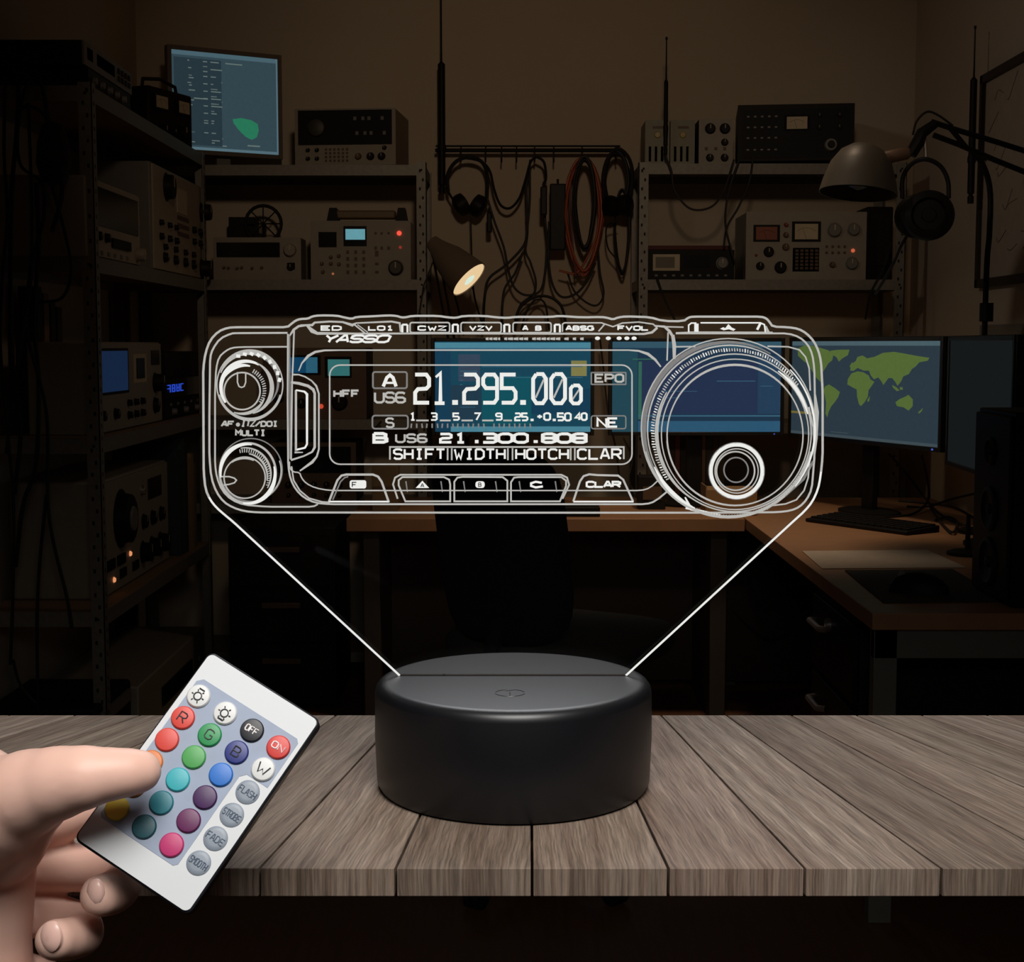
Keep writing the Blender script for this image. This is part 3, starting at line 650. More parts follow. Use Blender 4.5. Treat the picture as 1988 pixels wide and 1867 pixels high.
cushion(.26, .25, .085, Matrix.Translation((.02, .12, .60)), 'seat', SEATM)
Tb = Matrix.Translation((0, -.19, .875)) @ Matrix.Rotation(math.radians(12), 4, 'X') @ Matrix.Rotation(PI/2, 4, 'X')
cushion(.185, .25, .07, Tb, 'backrest', NAVY, .05, -.05)
MB().tube([(0, -.16, .70), (0, -.20, .62), (0, -.14, .55), (0, .0, .545)], .022, 10).build('back_bar', NAVY, t)
MB().cyl((0, .03, .10), (0, .03, .56), .03).build('gas_column', BLACK2, t)
for k in range(5):
    a = 2*PI*k/5-.87+.53; c, s_ = math.cos(a), math.sin(a)
    MB().tube([(0, .03, .13), (c*.18, .03+s_*.18, .115), (c*.29, .03+s_*.29, .085)], [.032, .024, .016], 10).build('base_arm', BLACK, t)
    cc = MB(); x, y = c*.29, .03+s_*.29
    for sd in (-.02, .008): cc.cyl((x-s_*sd, y+c*sd, .028), (x-s_*(sd+.014), y+c*(sd+.014), .028), .028)
    cc.cyl((x, y, .03), (x, y, .085), .01); cc.build('caster', RUB, t)
for sx in (-1, 1): MB().tube([(sx*.2, .1, .43), (sx*.29, .1, .45), (sx*.30, .08, .62)], .014, 8).build('arm_post', BLACK, t) if sx < -5 else None

# ------------------------------------------------------------------ wall rail with headphones and cables
t = thing('hook_rail', 'dark metal rail with hooks on the back wall between the shelving units', 'rail', tuple(at(1030, 292, 6.42)))
o0 = at(1030, 292, 6.42); A = at(845, 292, 6.42)-o0; B_ = at(1205, 292, 6.42)-o0
MB().cyl(A, B_, .008).build('rail', BLACK2, t); MB().cyl(A+Vector((0, .03, .022)), B_+Vector((0, .03, .022)), .004).build('rail', BLACK2, t)
for xx in (850, 1200): p = at(xx, 292, 6.42)-o0; MB().tube([p, p+Vector((0, .079, .0))], .007, 8).build('bracket', BLACK2, t)
hooks = [895, 943, 974, 1003, 1038, 1075, 1130, 1195]
for xx in hooks:
    p = at(xx, 286, 6.42)-o0
    MB().tube([p+Vector((0, .03, .01)), p+Vector((0, -.003, .004)), p+Vector((0, -.012, -.02)), p+Vector((0, -.012, -.055)), p+Vector((0, -.03, -.065)), p+Vector((0, -.04, -.05))], .003, 6).build('hook', BLACK2, t)
YH = 6.38
# headphones on the left hook
hp = thing('headphones', 'black over-ear headphones hanging from the left end of the rail', 'headphones', tuple(at(910, 420, YH)))
def P(x, y, dy=0): return at(x, y, YH+dy)-at(910, 420, YH)
MB().tube(spline([P(870, 372), P(869, 340), P(885, 314), P(911, 305), P(935, 314), P(946, 340), P(945, 385)], 6), .008, 8).build('headband', RUB, hp)
for (a, b_) in (((870, 372), (890, 405)), ((945, 385), (930, 408))): MB().tube([P(*a), P(*b_)], .005, 8).build('yoke', BLACK, hp)
for (x, y, ax) in ((895, 398, (-.75, -.1, -.45)), (928, 400, (.75, -.1, -.45))):
    T = frame(P(x, y), ax); MB().lathe([(.030, -.028), (.045, -.022), (.048, 0), (.044, .02), (.025, .030), (0, .032)], T, 22).build('ear_cup', BLACK, hp)
cable('headphone_cord', 'thin cord hanging straight down below the left headphones', 'cord', [(914, 418, YH), (915, 460, YH), (916, 500, 6.3), (917, 560, 6.2)], .0028)
wire = [
 ('heavy black cable looping from the headphones hook to the next', [(893, 305, 6.39), (930, 312, 6.38), (950, 330, 6.38), (960, 370, 6.38), (972, 398, 6.38), (990, 404, 6.38), (1008, 385, 6.38), (1020, 350, 6.38), (1030, 315, 6.38), (1042, 304, 6.38)], .0062),
 ('black cable hanging from the centre hook in a long double loop', [(1042, 304, 6.37), (1056, 315, 6.37), (1060, 345, 6.37), (1054, 360, 6.37)], .0062),
 ('black cable falling from the centre hook and crossing to the left', [(1030, 310, 6.385), (1022, 360, 6.385), (1023, 420, 6.385), (1020, 470, 6.385), (985, 512, 6.385), (950, 540, 6.385), (941, 575, 6.38), (938, 640, 6.3)], .0055),
 ('black cable falling from the centre hook and crossing to the right', [(1029, 330, 6.37), (1028, 400, 6.37), (1020, 480, 6.37), (1030, 510, 6.37), (1040, 545, 6.37), (1036, 570, 6.37), (1012, 590, 6.37), (1000, 620, 6.3)], .0045),
 ('thin black cable sweeping from the headphones down to the right', [(946, 385, 6.36), (960, 430, 6.36), (978, 480, 6.36), (988, 530, 6.36), (1000, 560, 6.36), (1022, 573, 6.36), (1048, 565, 6.36), (1058, 530, 6.36), (1062, 470, 6.36), (1058, 420, 6.36), (1060, 360, 6.36)], .0048),
 ('black cable forming a low arch above the left desk monitor', [(998, 640, 6.3), (1008, 600, 6.33), (1035, 578, 6.35), (1065, 576, 6.35), (1090, 595, 6.34), (1100, 640, 6.3)], .0062),
 ('black cable forming a small inner arch above the left desk monitor', [(1012, 640, 6.31), (1022, 605, 6.34), (1040, 582, 6.36), (1058, 590, 6.35), (1066, 640, 6.3)], .0042),
 ('black cable dropping past the adaptors and curving right', [(1066, 430, 6.38), (1065, 500, 6.38), (1072, 550, 6.38), (1090, 576, 6.38), (1118, 570, 6.38), (1140, 545, 6.38), (1156, 510, 6.38)], .005),
 ('thin black cable hanging in a wide loop right of the orange coil', [(1160, 470, 6.385), (1165, 530, 6.385), (1172, 570, 6.385), (1160, 592, 6.385), (1140, 588, 6.385), (1115, 565, 6.385), (1102, 530, 6.385)], .0042),
 ('thin black cable beside the desk lamp shade', [(917, 545, 6.3), (922, 580, 6.28), (935, 625, 6.2)], .004),
 ('thin black cable falling from the desk lamp joint', [(883, 575, 6.35), (890, 600, 6.33), (900, 650, 6.2)], .004),
 ('black cable between the two arches', [(1015, 490, 6.37), (1000, 530, 6.37), (980, 560, 6.36), (975, 600, 6.35), (976, 650, 6.3)], .0048)]
for lb, pts, r in wire: cable('cable', lb, 'cable', pts, r, group='cables hanging from the wall rail')
# adaptors hanging
def adaptor(label, x0, x1, yt, yb, Y, d=.035):
    A = at(x0, yb, Y); B_ = at(x1, yb, Y); h = at(x0, yt, Y).z-A.z; t = thing('power_adaptor', label, 'adaptor', tuple((A+B_)/2), 0, 'adaptors on the wall rail'); W = (B_.x-A.x)/2
    MB().b(-W, W, -d/2, d/2, 0, h).build('body', RUB, t, .006); MB().tube([(0, 0, h-.002), (0, 0, h+.02)], .005, 8).build('strain_relief', RUB, t); return t
adaptor('large black flat adaptor hanging left of the orange coil', 1067, 1098, 357, 486, 6.36)
adaptor('small black adaptor hanging against the large one', 1049, 1062, 362, 418, 6.33)
adaptor('slim black plug hanging right of the left headphones', 945, 955, 412, 452, 6.36, .02)
# coils
def coil(name, label, cx, cy, rx, ry, Y, n, r, m, jit=4, sag=0):
    c0 = at(cx, cy, Y); mb = MB(); t_ = []
    for k in range(n*26+1):
        a = 2*PI*k/26; i = k/26
        jx = 1+.10*math.sin(i*2.3)+.05*math.cos(i*5.1); jy = 1+.05*math.cos(i*3.7)
        wx = (.72+.28*math.sin(a)) if math.sin(a) < 0 else 1
        t_.append(at(cx+rx*math.cos(a)*jx*(1-.30*max(0, -math.sin(a))), cy-ry*math.sin(a)*jy+sag*math.cos(a), Y-.010+.020*math.sin(i*1.7)))
    mb.tube(t_, r, 6); lo = min(t_, key=lambda q: q.z)
    return tag(mb.build(name, m, origin=tuple(lo)), label, 'cable coil', 'cable coils on the wall rail')
coil('cable_coil', 'orange extension cable coiled and hung on the rail', 1133, 420, 35, 110, 6.37, 4, .0058, ORANGE)
coil('cable_coil', 'thick black cable coil hung inside the orange one', 1135, 395, 20, 88, 6.34, 5, .0062, RUB)
coil('cable_coil', 'black cable coil at the right end of the rail', 1196, 355, 24, 60, 6.36, 5, .0055, RUB)
coil('cable_coil', 'thin black cable bundle hanging beneath the right headphones', 1208, 450, 14, 80, 6.38, 4, .004, RUB)
cable('cable', 'orange cable tail crossing below the orange coil', 'cable', [(1158, 460, 6.35), (1140, 500, 6.35), (1118, 530, 6.35), (1085, 525, 6.35)], .0048, ORANGE)
cable('cable', 'red cable tail hanging inside the orange coil', 'cable', [(1110, 330, 6.345), (1106, 400, 6.345), (1112, 480, 6.345), (1118, 535, 6.345)], .0042, mat('red_cable', (.14, .015, .012), .5))
hp = thing('headphones', 'black headphones hanging at the right end of the rail beside the shelving', 'headphones', tuple(at(1196, 400, 6.33)))
o0 = at(1196, 400, 6.33)
def Q(x, y, dy=0): return at(x, y, 6.33+dy)-o0
MB().tube(spline([Q(1172, 385), Q(1174, 330), Q(1188, 296), Q(1204, 290), Q(1222, 310), Q(1228, 345), Q(1222, 390)], 6), .008, 8).build('headband', RUB, hp)
for (x, y, ax) in ((1184, 400, (-.8, -.5, 0)), (1214, 398, (.8, -.5, 0))):
    MB().lathe([(.028, -.025), (.042, -.02), (.045, 0), (.04, .02), (.02, .026), (0, .028)], frame(Q(x, y), ax), 20).build('ear_cup', BLACK, hp)
cable('cable', 'cable tail falling from the right headphones', 'cable', [(1200, 430, 6.32), (1178, 440, 6.33), (1180, 480, 6.34), (1198, 505, 6.34), (1208, 530, 6.34)], .0035, RUB, 'cables hanging from the wall rail')

# ------------------------------------------------------------------ whip antennas
def antenna(label, x, yt, ym, yb, Y, rt, rm, wallp, nut=True):
    A = at(x, yb, Y); t = thing('whip_antenna', label, 'antenna', tuple(A)); h = at(x, yt, Y).z-A.z; hm = at(x, ym, Y).z-A.z
    MB().lathe([(rm*.9, 0), (rm*.9, .025), (rm*.6, .027), (rm*.6, .034), (rm, .036), (rm, hm-.01), (rt*1.6, hm), (0, hm)], None, 14).build('sleeve', BLACK, t)
    MB().lathe([(rt*1.3, hm-.002), (rt, hm+.05), (rt*.8, h-.012), (rt*1.5, h-.010), (rt*1.5, h), (0, h)], None, 8).build('whip', BLACK2, t)
    q = Vector(wallp); n = MB(); zc = hm*.35
    n.tube([(0, 0, zc), (q.x, q.y, zc)], .004, 6); n.lathe([(rm*1.15, zc-.012), (rm*1.25, zc), (rm*1.15, zc+.012)], None, 14)
    n.build('wall_clip', BLACK2, t); return t
antenna('tall black whip antenna clipped to the wall at the left end of the rail', 858, -40, 120, 376, 6.40, .0035, .0155, (0, .098))
antenna('thin black whip antenna on the left modules of the right shelving', 1292, 72, 155, 300, 6.06, .003, .0085, (0, .07))
Yq = onx(1885, 300, WR-.07).y
antenna('black whip antenna clipped to the right wall beside the framed chart', 1884, 50, 150, 395, Yq, .003, .0125, (.07, 0))

# ------------------------------------------------------------------ lit desk lamp
t = thing('desk_lamp', 'lit conical desk lamp with a cream glow, above the left monitor', 'lamp', (-.18, 6.0, .7505))
bo = Vector((-.18, 6.0, .7505)); YL = 5.98
tip = at(847, 478, YL); mo = at(911, 543, YL-.055); ax = (mo-tip).normalized()
T = frame(tip-bo, ax); L_ = (mo-tip).length
LSH = mat('brown_lamp_enamel', (.22, .165, .12), .4)
MB().lathe([(.0, -.03), (.028, -.028), (.034, .0), (.045, .03), (.062, .07), (.078, L_-.05), (.086, L_), (.083, L_+.0005), (.075, L_-.045), (.05, .05), (.0, .03)], T, 36, False).build('shade', LSH, t)
MB().lathe([(.081, L_-.006), (.080, L_-.003), (0, L_-.002)], T, 32, False).build('diffuser', emit('lamp_cream_glow', (1.0, .72, .40), .80, .02), t)
MB().lathe([(.016, L_-.003), (.026, L_+.002), (.016, L_+.006), (0, L_+.008)], T, 20, False).build('bulb', emit('lamp_bulb_glow', S(215, 232, 215), 1.0, .02), t)
j = at(846, 495, YL)-bo
MB().lathe([(.018, -.02), (.018, .02), (0, .02)], frame(j, (0, 1, 0)), 16).build('joint', BLACK2, t)
MB().tube([tip-bo, j], .01, 8).build('neck', BLACK2, t)
e = at(873, 640, YL+.0)-bo; e2 = Vector((.0, .0, .25))
for dx in (-.012, .012): MB().tube([j+Vector((dx, 0, 0)), e+Vector((dx, 0, 0)), e2+Vector((dx, 0, 0))], .005, 8).build('arm', BLACK2, t)
MB().tube([j, at(822, 556, YL)-bo, at(812, 620, YL)-bo], .003, 6).build('cord', RUB, t)
MB().cyl((0, 0, .02), e2, .009).build('arm', BLACK2, t); MB().lathe([(.08, 0), (.08, .015), (.02, .025), (0, .025)], None, 28).build('base', BLACK2, t)

# ------------------------------------------------------------------ unlit boom lamp with headphones
YB = 4.60
t = thing('boom_lamp', 'unlit grey-brown boom lamp with twin black arms reaching in from the right', 'lamp', (1.66, YB+.0, .7505)); bo = Vector((1.66, YB, .7505))
def W_(x, y, dy=0): return at(x, y, YB+dy)-bo
top = W_(1676, 279); ctr = (W_(1590, 362)+W_(1737, 392))/2; ax = (ctr-top).normalized(); L_ = (ctr-top).length; R_ = (W_(1590, 362)-W_(1737, 392)).length/2
SH2 = mat('grey_brown_lamp_enamel', (.085, .075, .058), .45)
MB().lathe([(0, 0), (R_*.30, .004), (R_*.55, .022), (R_*.78, .06), (R_*.92, .11), (R_, L_), (R_*.97, L_), (R_*.88, .11), (R_*.7, .06), (R_*.3, .012), (0, .01)], frame(top, (ax+Vector((0, -.10, 0)))), 36, False).build('shade', SH2, t)
MB().lathe([(0, -.02), (.02, 0), (.034, .05), (.03, .08), (0, .09)], frame(top+ax*.05, ax), 20, False).build('bulb', mat('unlit_bulb', (.05, .05, .05), .3), t)
MB().tube([W_(1702, 312), W_(1720, 306), W_(1760, 297), W_(1768, 295)], [.012, .020, .020, .012], 14).build('handle', mat('worn_brown_handle', (.20, .12, .08), .5), t)
MB().tube([W_(1768, 300), W_(1783, 275), W_(1790, 258), W_(1815, 240)], [.018, .020, .018, .014], 10).build('joint_bracket', BLACK, t)
MB().tube([W_(1796, 270), W_(1797, 290), W_(1798, 305)], .006, 8).build('spring', SILV, t)
piv = Vector((-.01, 0, W_(1988, 315).z-.06))
MB().tube([W_(1808, 236), W_(1850, 250), W_(1930, 274), W_(1990, 293), piv+Vector((0, 0, .03))], .0085, 8).build('arm', BLACK, t)
MB().tube([W_(1812, 262), W_(1860, 280), W_(1930, 310), W_(1990, 334), piv+Vector((0, 0, -.03))], .0085, 8).build('arm', BLACK, t)
MB().tube([W_(1846, 250), W_(1875, 285)], .008, 8).build('cross_link', BLACK, t)
MB().tube(spline([W_(1772, 262), W_(1780, 235), W_(1800, 217), W_(1822, 224), W_(1850, 244)], 6), .0035, 6).build('cord', RUB, t)
MB().cyl((-.01, 0, .02), tuple(piv), .012).build('pole', BLACK, t); MB().b(-.05, .03, -.04, .04, 0, .03).build('clamp', BLACK, t, .004)
hp = thing('headphones', 'large black headphones hanging from the boom lamp joint', 'headphones', tuple(at(1800, 418, YB-.05))); o0 = at(1800, 418, YB-.05)
def H(x, y, dy=0): return at(x, y, YB-.05+dy)-o0
MB().tube(spline([H(1752, 385, .05), H(1753, 345, .05), H(1770, 318, .03), H(1797, 309, 0), H(1825, 322, 0), H(1840, 350, 0), H(1842, 385, 0)], 6), [.007]*37, 8).build('headband', RUB, hp)
T = frame(H(1803, 418), (-.25, -1, .05)); MB().lathe([(.055, -.03), (.072, -.02), (.076, 0), (.070, .018), (.052, .022), (.045, .012), (.022, .012), (.02, .018), (0, .018)], T, 32).build('ear_cup', BLACK, hp)
T = frame(H(1780, 420, .08), (.2, 1, 0)); MB().lathe([(.05, -.03), (.066, -.015), (.068, 0), (.05, .02), (0, .024)], T, 28).build('ear_cup', BLACK2, hp)
cable('cable', 'cable falling from the large headphones behind the right shelving post', 'cable', [(1762, 455, 4.66), (1748, 480, 4.7), (1735, 510, 4.8), (1715, 545, 4.9), (1700, 570, 5.0)], .005)
# pole / gooseneck beside the chart
t = thing('gooseneck_stand', 'black gooseneck pole curving up behind the desk beside the framed chart', 'stand', tuple(at(1912, 655, 4.9)-Vector((0, 0, .62)))); o0 = at(1912, 655, 4.9)-Vector((0, 0, .62))
zz = .7505
MB().tube(spline([Vector((at(1912, 655, 4.9).x, 4.9, zz))-o0, at(1914, 560, 4.9)-o0, at(1921, 450, 4.9)-o0, at(1922, 370, 4.9)-o0, at(1908, 320, 4.9)-o0, at(1885, 292, 4.9)-o0], 8), .0095, 10).build('pole', BLACK, t)
MB().lathe([(.022, -.03), (.022, .03), (0, .03)], frame(at(1915, 606, 4.9)-o0, (0, 0, 1)), 14).build('clamp', BLACK, t)
MB().lathe([(.07, 0), (.07, .012), (0, .014)], Matrix.Translation((0, 0, zz-o0.z)), 24).build('base', BLACK, t)

# framed chart on the right wall
ya, yb_ = 5.52, 4.2
t = thing('framed_chart', 'framed pale chart with line drawings on the right wall', 'picture', (WR-.001, (ya+yb_)/2, 1.52)); hl = (ya-yb_)/2
def fz(y, px_): return onx(px_, y, WR).z
zt, zb = fz(137, 1935)-1.52, fz(556, 1930)-1.52
mb = MB(); ww = .03
for q in ((-hl, hl, zt-ww, zt), (-hl, hl, zb, zb+ww), (-hl, -hl+ww, zb, zt), (hl-ww, hl, zb, zt)): mb.b(-.025, 0, q[0], q[1], q[2], q[3])
mb.build('frame', mat('dark_wood_frame', (.03, .022, .016), .5), t, .002)
mb = MB(); mb.use(mat('aged_chart_paper', (.50, .42, .32), .8)); mb.b(-.012, -.002, -hl+ww, hl-ww, zb+ww, zt-ww)
inkm = mat('chart_ink', (.10, .08, .07), .8); redm = mat('chart_red_ink', (.22, .10, .07), .8)
for k in range(26):
    mb.use(inkm if k % 3 else redm); y = hl-.08-random.random()*.9; z = zb+.1+random.random()*(zt-zb-.2); 
    mb.tube(spline([(-.0125, y, z), (-.0125, y-.05*random.random(), z+.05*random.random()-.02), (-.0125, y-.1, z+.08*random.random())], 4), .0012, 4)
mb.use(mat('chart_grey_band', (.28, .25, .20), .8)); mb.b(-.0124, -.002, -hl+ww, hl-ww-.01, -.18, -.08)
mb.build('chart', None, t, smooth=False)

# cables hanging over the near end of the left shelving
LC = [[(20, 135, 4.34), (35, 160, 4.34), (32, 260, 4.34), (22, 380, 4.34), (20, 520, 4.34), (22, 700, 4.34), (40, 830, 4.34), (28, 960, 4.34)],
 [(75, 140, 4.33), (50, 170, 4.33), (35, 250, 4.33), (40, 320, 4.33), (80, 355, 4.33), (85, 420, 4.33), (60, 520, 4.33), (52, 640, 4.33), (90, 800, 4.33), (95, 1000, 4.33), (130, 1160, 4.33), (140, 1220, 4.33)],
 [(45, 150, 4.31), (70, 138, 4.31), (82, 170, 4.31), (98, 250, 4.31), (115, 300, 4.31), (120, 380, 4.31), (100, 450, 4.31)],
 [(40, 210, 4.3), (60, 206, 4.3), (90, 230, 4.3), (98, 290, 4.3), (84, 330, 4.3), (100, 360, 4.3), (128, 460, 4.3), (138, 530, 4.3), (120, 578, 4.3), (76, 587, 4.3)],
 [(10, 150, 4.32), (8, 300, 4.32), (14, 420, 4.32), (3, 560, 4.32), (2, 700, 4.32), (25, 960, 4.32), (25, 1150, 4.32), (20, 1290, 4.32)],
 [(70, 355, 4.35), (75, 480, 4.35), (66, 620, 4.35), (75, 740, 4.35), (70, 900, 4.35), (45, 980, 4.35), (30, 1100, 4.35)],
 [(55, 200, 4.29), (62, 420, 4.29), (58, 560, 4.29), (35, 700, 4.29), (12, 880, 4.29)],
 [(90, 960, 4.33), (75, 1120, 4.33), (72, 1250, 4.33), (75, 1400, 4.33)], [(25, 1280, 4.36), (40, 1330, 4.36), (75, 1372, 4.36), (100, 1400, 4.36)]]
LL = ['black cable at the far left of the hanging bundle', 'long black cable running the height of the left shelving', 'black cable loop over the top left shelf corner', 'thin black cable curling back beside the second left shelf', 'thin cable against the left picture edge', 'black cable dropping from the dark bundle knot', 'cable crossing the third left shelf', 'cable hanging under the fourth left shelf', 'cable trailing to the floor at the lower left']
for i, p in enumerate(LC): cable('cable', LL[i], 'cable', p, .0065 if i in (0, 2, 5) else .005, RUB, 'cables over the left shelving end')
t = tag(MB().lathe([(.0, 0), (.035, .01), (.05, .06), (.045, .12), (.03, .17), (.0, .18)], None, 14).build('cable_bundle', RUB), 'black knotted cable bundle hanging at the left shelving post', 'cable bundle'); t.location = at(106, 360, 4.33)
# right shelf cables
for lb, p in (('black cable sagging below the top right shelf', [(1290, 300, 6.07), (1303, 330, 6.06), (1310, 370, 6.06), (1340, 405, 6.06), (1380, 402, 6.06), (1405, 370, 6.06), (1425, 310, 6.07)]),
 ('black cable falling in front of the right shelf to the test set', [(1435, 310, 6.07), (1415, 370, 6.07), (1408, 430, 6.07), (1418, 480, 6.07), (1430, 520, 6.07)]),
 ('second black cable falling beside the test set', [(1462, 305, 6.075), (1455, 350, 6.08), (1435, 400, 6.08), (1412, 440, 6.08), (1405, 480, 6.08)]),
 ('thin cable dropping below the low black radio', [(1275, 538, 6.07), (1290, 580, 6.08), (1312, 625, 6.08)]),
 ('cables falling at the right end of the right shelving', [(1730, 470, 6.07), (1715, 520, 6.07), (1690, 570, 6.08), (1680, 620, 6.08)])):
    cable('cable', lb, 'cable', p, .0042, RUB, 'cables on the right shelving')
# ================================================================== FOREGROUND
# ------------------------------------------------------------------ plank table
TZ = EYE-.163
def wood(name, col, seed):
    m = bpy.data.materials.new(name); m.use_nodes = True; nt = m.node_tree; n = nt.nodes; l = nt.links
    b = n['Principled BSDF']; b.inputs['Roughness'].default_value = .62; b.inputs['Specular IOR Level'].default_value = .25
    tc = n.new('ShaderNodeTexCoord'); mp = n.new('ShaderNodeMapping'); mp.inputs['Location'].default_value = (seed*3.1, seed*1.7, seed*.37)
    mp.inputs['Scale'].default_value = (1, .028, .028); l.new(tc.outputs['Object'], mp.inputs[0])
    wv = n.new('ShaderNodeTexNoise'); wv.inputs['Scale'].default_value = 45; wv.inputs['Detail'].default_value = 3; l.new(tc.outputs['Object'], wv.inputs[0])
    ad = n.new('ShaderNodeVectorMath'); ad.operation = 'MULTIPLY_ADD'; ad.inputs[1].default_value = (.0022, .0, .0); l.new(wv.outputs['Color'], ad.inputs[0]); l.new(mp.outputs[0], ad.inputs[2])
    a = n.new('ShaderNodeTexNoise'); a.inputs['Scale'].default_value = 1300; a.inputs['Detail'].default_value = 6; a.inputs['Roughness'].default_value = .65; l.new(ad.outputs[0], a.inputs[0])
    c = n.new('ShaderNodeTexNoise'); c.inputs['Scale'].default_value = 210; c.inputs['Detail'].default_value = 3; l.new(ad.outputs[0], c.inputs[0])
    r1 = n.new('ShaderNodeValToRGB'); r1.color_ramp.elements[0].position = .36; r1.color_ramp.elements[1].position = .66
    r1.color_ramp.elements[0].color = tuple(v*.50 for v in col)+(1,); r1.color_ramp.elements[1].color = tuple(v*1.30 for v in col)+(1,)
    l.new(a.outputs['Fac'], r1.inputs[0])
    r2 = n.new('ShaderNodeValToRGB'); r2.color_ramp.elements[0].position = .35; r2.color_ramp.elements[1].position = .68
    r2.color_ramp.elements[0].color = (.66, .58, .53, 1); r2.color_ramp.elements[1].color = (1.1, 1.08, 1.04, 1); l.new(c.outputs['Fac'], r2.inputs[0])
    mx = n.new('ShaderNodeMix'); mx.data_type = 'RGBA'; mx.blend_type = 'MULTIPLY'; mx.inputs[0].default_value = 1
    l.new(r1.outputs[0], mx.inputs[6]); l.new(r2.outputs[0], mx.inputs[7]); l.new(mx.outputs[2], b.inputs['Base Color'])
    bp = n.new('ShaderNodeBump'); bp.inputs['Strength'].default_value = .25; bp.inputs['Distance'].default_value = .0004; l.new(a.outputs['Fac'], bp.inputs['Height']); l.new(bp.outputs[0], b.inputs['Normal'])
    return m
tones = [(.235, .185, .150), (.200, .158, .128), (.255, .205, .170), (.215, .172, .138), (.225, .170, .140)]
yf = onz(1000, 1685, TZ).y; ybk = onz(1000, 1388, TZ).y; th = TZ-at(1000, 1740, yf).z
tab = thing('plank_table', 'weathered grey-brown plank table top in the foreground, planks fanning out to the viewer', 'table', (0, (yf+ybk)/2, 0))
wm = [wood('weathered_wood_%s' % 'abcde'[i], tones[i], i+1) for i in range(5)]
order = [0, 2, 1, 3, 0, 2, 1, 0, 1, 0, 4, 2, 1, 0, 3, 2, 4, 1]
g = .00042
for k in range(-9, 9):
    xa, xb = 1033+265*k, 1033+265*(k+1)
    fa, fb = onz(xa, 1685, TZ).x+g, onz(xb, 1685, TZ).x-g
    ba, bb = onz(1029+.477*(xa-1029), 1388, TZ).x+g, onz(1029+.477*(xb-1029), 1388, TZ).x-g
    cf, cb = (fa+fb)/2, (ba+bb)/2; ang = math.atan2(cb-cf, ybk-yf)
    o0 = Vector(((cf+cb)/2, (yf+ybk)/2, TZ)); R = Matrix.Rotation(ang, 4, 'Z')
    V = [(fa, yf), (fb, yf), (bb, ybk), (ba, ybk)]
    vs = [R @ (Vector((x, y, TZ-q))-o0) for q in (0, th) for x, y in V]
    mb = MB(); mb.add(vs, [(3, 2, 1, 0), (4, 5, 6, 7), (0, 1, 5, 4), (1, 2, 6, 5), (2, 3, 7, 6), (3, 0, 4, 7)])
    o = mb.build('plank', wm[order[(k+9) % 18] % 5], tab, .0003, smooth=False)
    o.location = (o0.x, 0, TZ); o.rotation_euler = (0, 0, -ang)
lw = mat('dark_table_leg', (.05, .035, .025), .6)
for x in (-.26, .27):
    for y in (-.07, .07): MB().b(x-.02, x+.02, y-.015, y+.015, 0, TZ-th-.0001).build('leg', lw, tab, .002)

# ------------------------------------------------------------------ the acrylic lamp
LC0 = Vector((.0005, .5439, TZ)); ZT = 1.2468
lamp = thing('acrylic_lamp', 'round black lamp base holding a clear panel engraved with a glowing radio front', 'lamp', tuple(LC0))
hb_ = ZT-TZ; RB = .0515
BASEM = mat('satin_black_base', (.0045, .0047, .0062), .38, 0, .05, 20, 0, 0)
prof = [(0, 0), (RB-.004, 0), (RB-.0022, .0008), (RB-.0010, .003), (RB-.0003, hb_*.5), (RB-.0005, hb_-.004), (RB-.0009, hb_-.0022), (RB-.0019, hb_-.0009), (RB-.0033, hb_-.0002), (RB-.005, hb_), (0, hb_)]
base = MB().lathe(prof, None, 128).build('base', BASEM, lamp)
YP = onz(995, 1310, ZT).y; PTH = .003; YF = YP-PTH/2
sl = onz(776, 1311, ZT).x; sr = onz(1216, 1311, ZT).x
MB().b(sl-.0004, sr+.0004, YP-LC0.y-.0019, YP-LC0.y+.0003, hb_-.001, hb_+.00012).build('slot', DARK, base)
# embossed touch symbol
mb = MB(); cc = onz(990, 1345, ZT)-LC0
for (a0, a1, r) in ((.25, 1.25, .0052), (1.75, 2.9, .0052), (3.3, 6.1, .0052)):
    mb.tube([(cc.x+r*math.cos(a0+(a1-a0)*k/14), cc.y+r*math.sin(a0+(a1-a0)*k/14), hb_-.00003) for k in range(15)], .00022, 6)
mb.tube([(cc.x, cc.y-.0042, hb_-.00003), (cc.x, cc.y+.0012, hb_-.00003)], .00022, 6); mb.tube([(cc.x-.0015, cc.y+.003, hb_-.00003), (cc.x+.0015, cc.y+.0045, hb_-.00003)], .00022, 6)
mb.build('touch_symbol', BASEM, base)
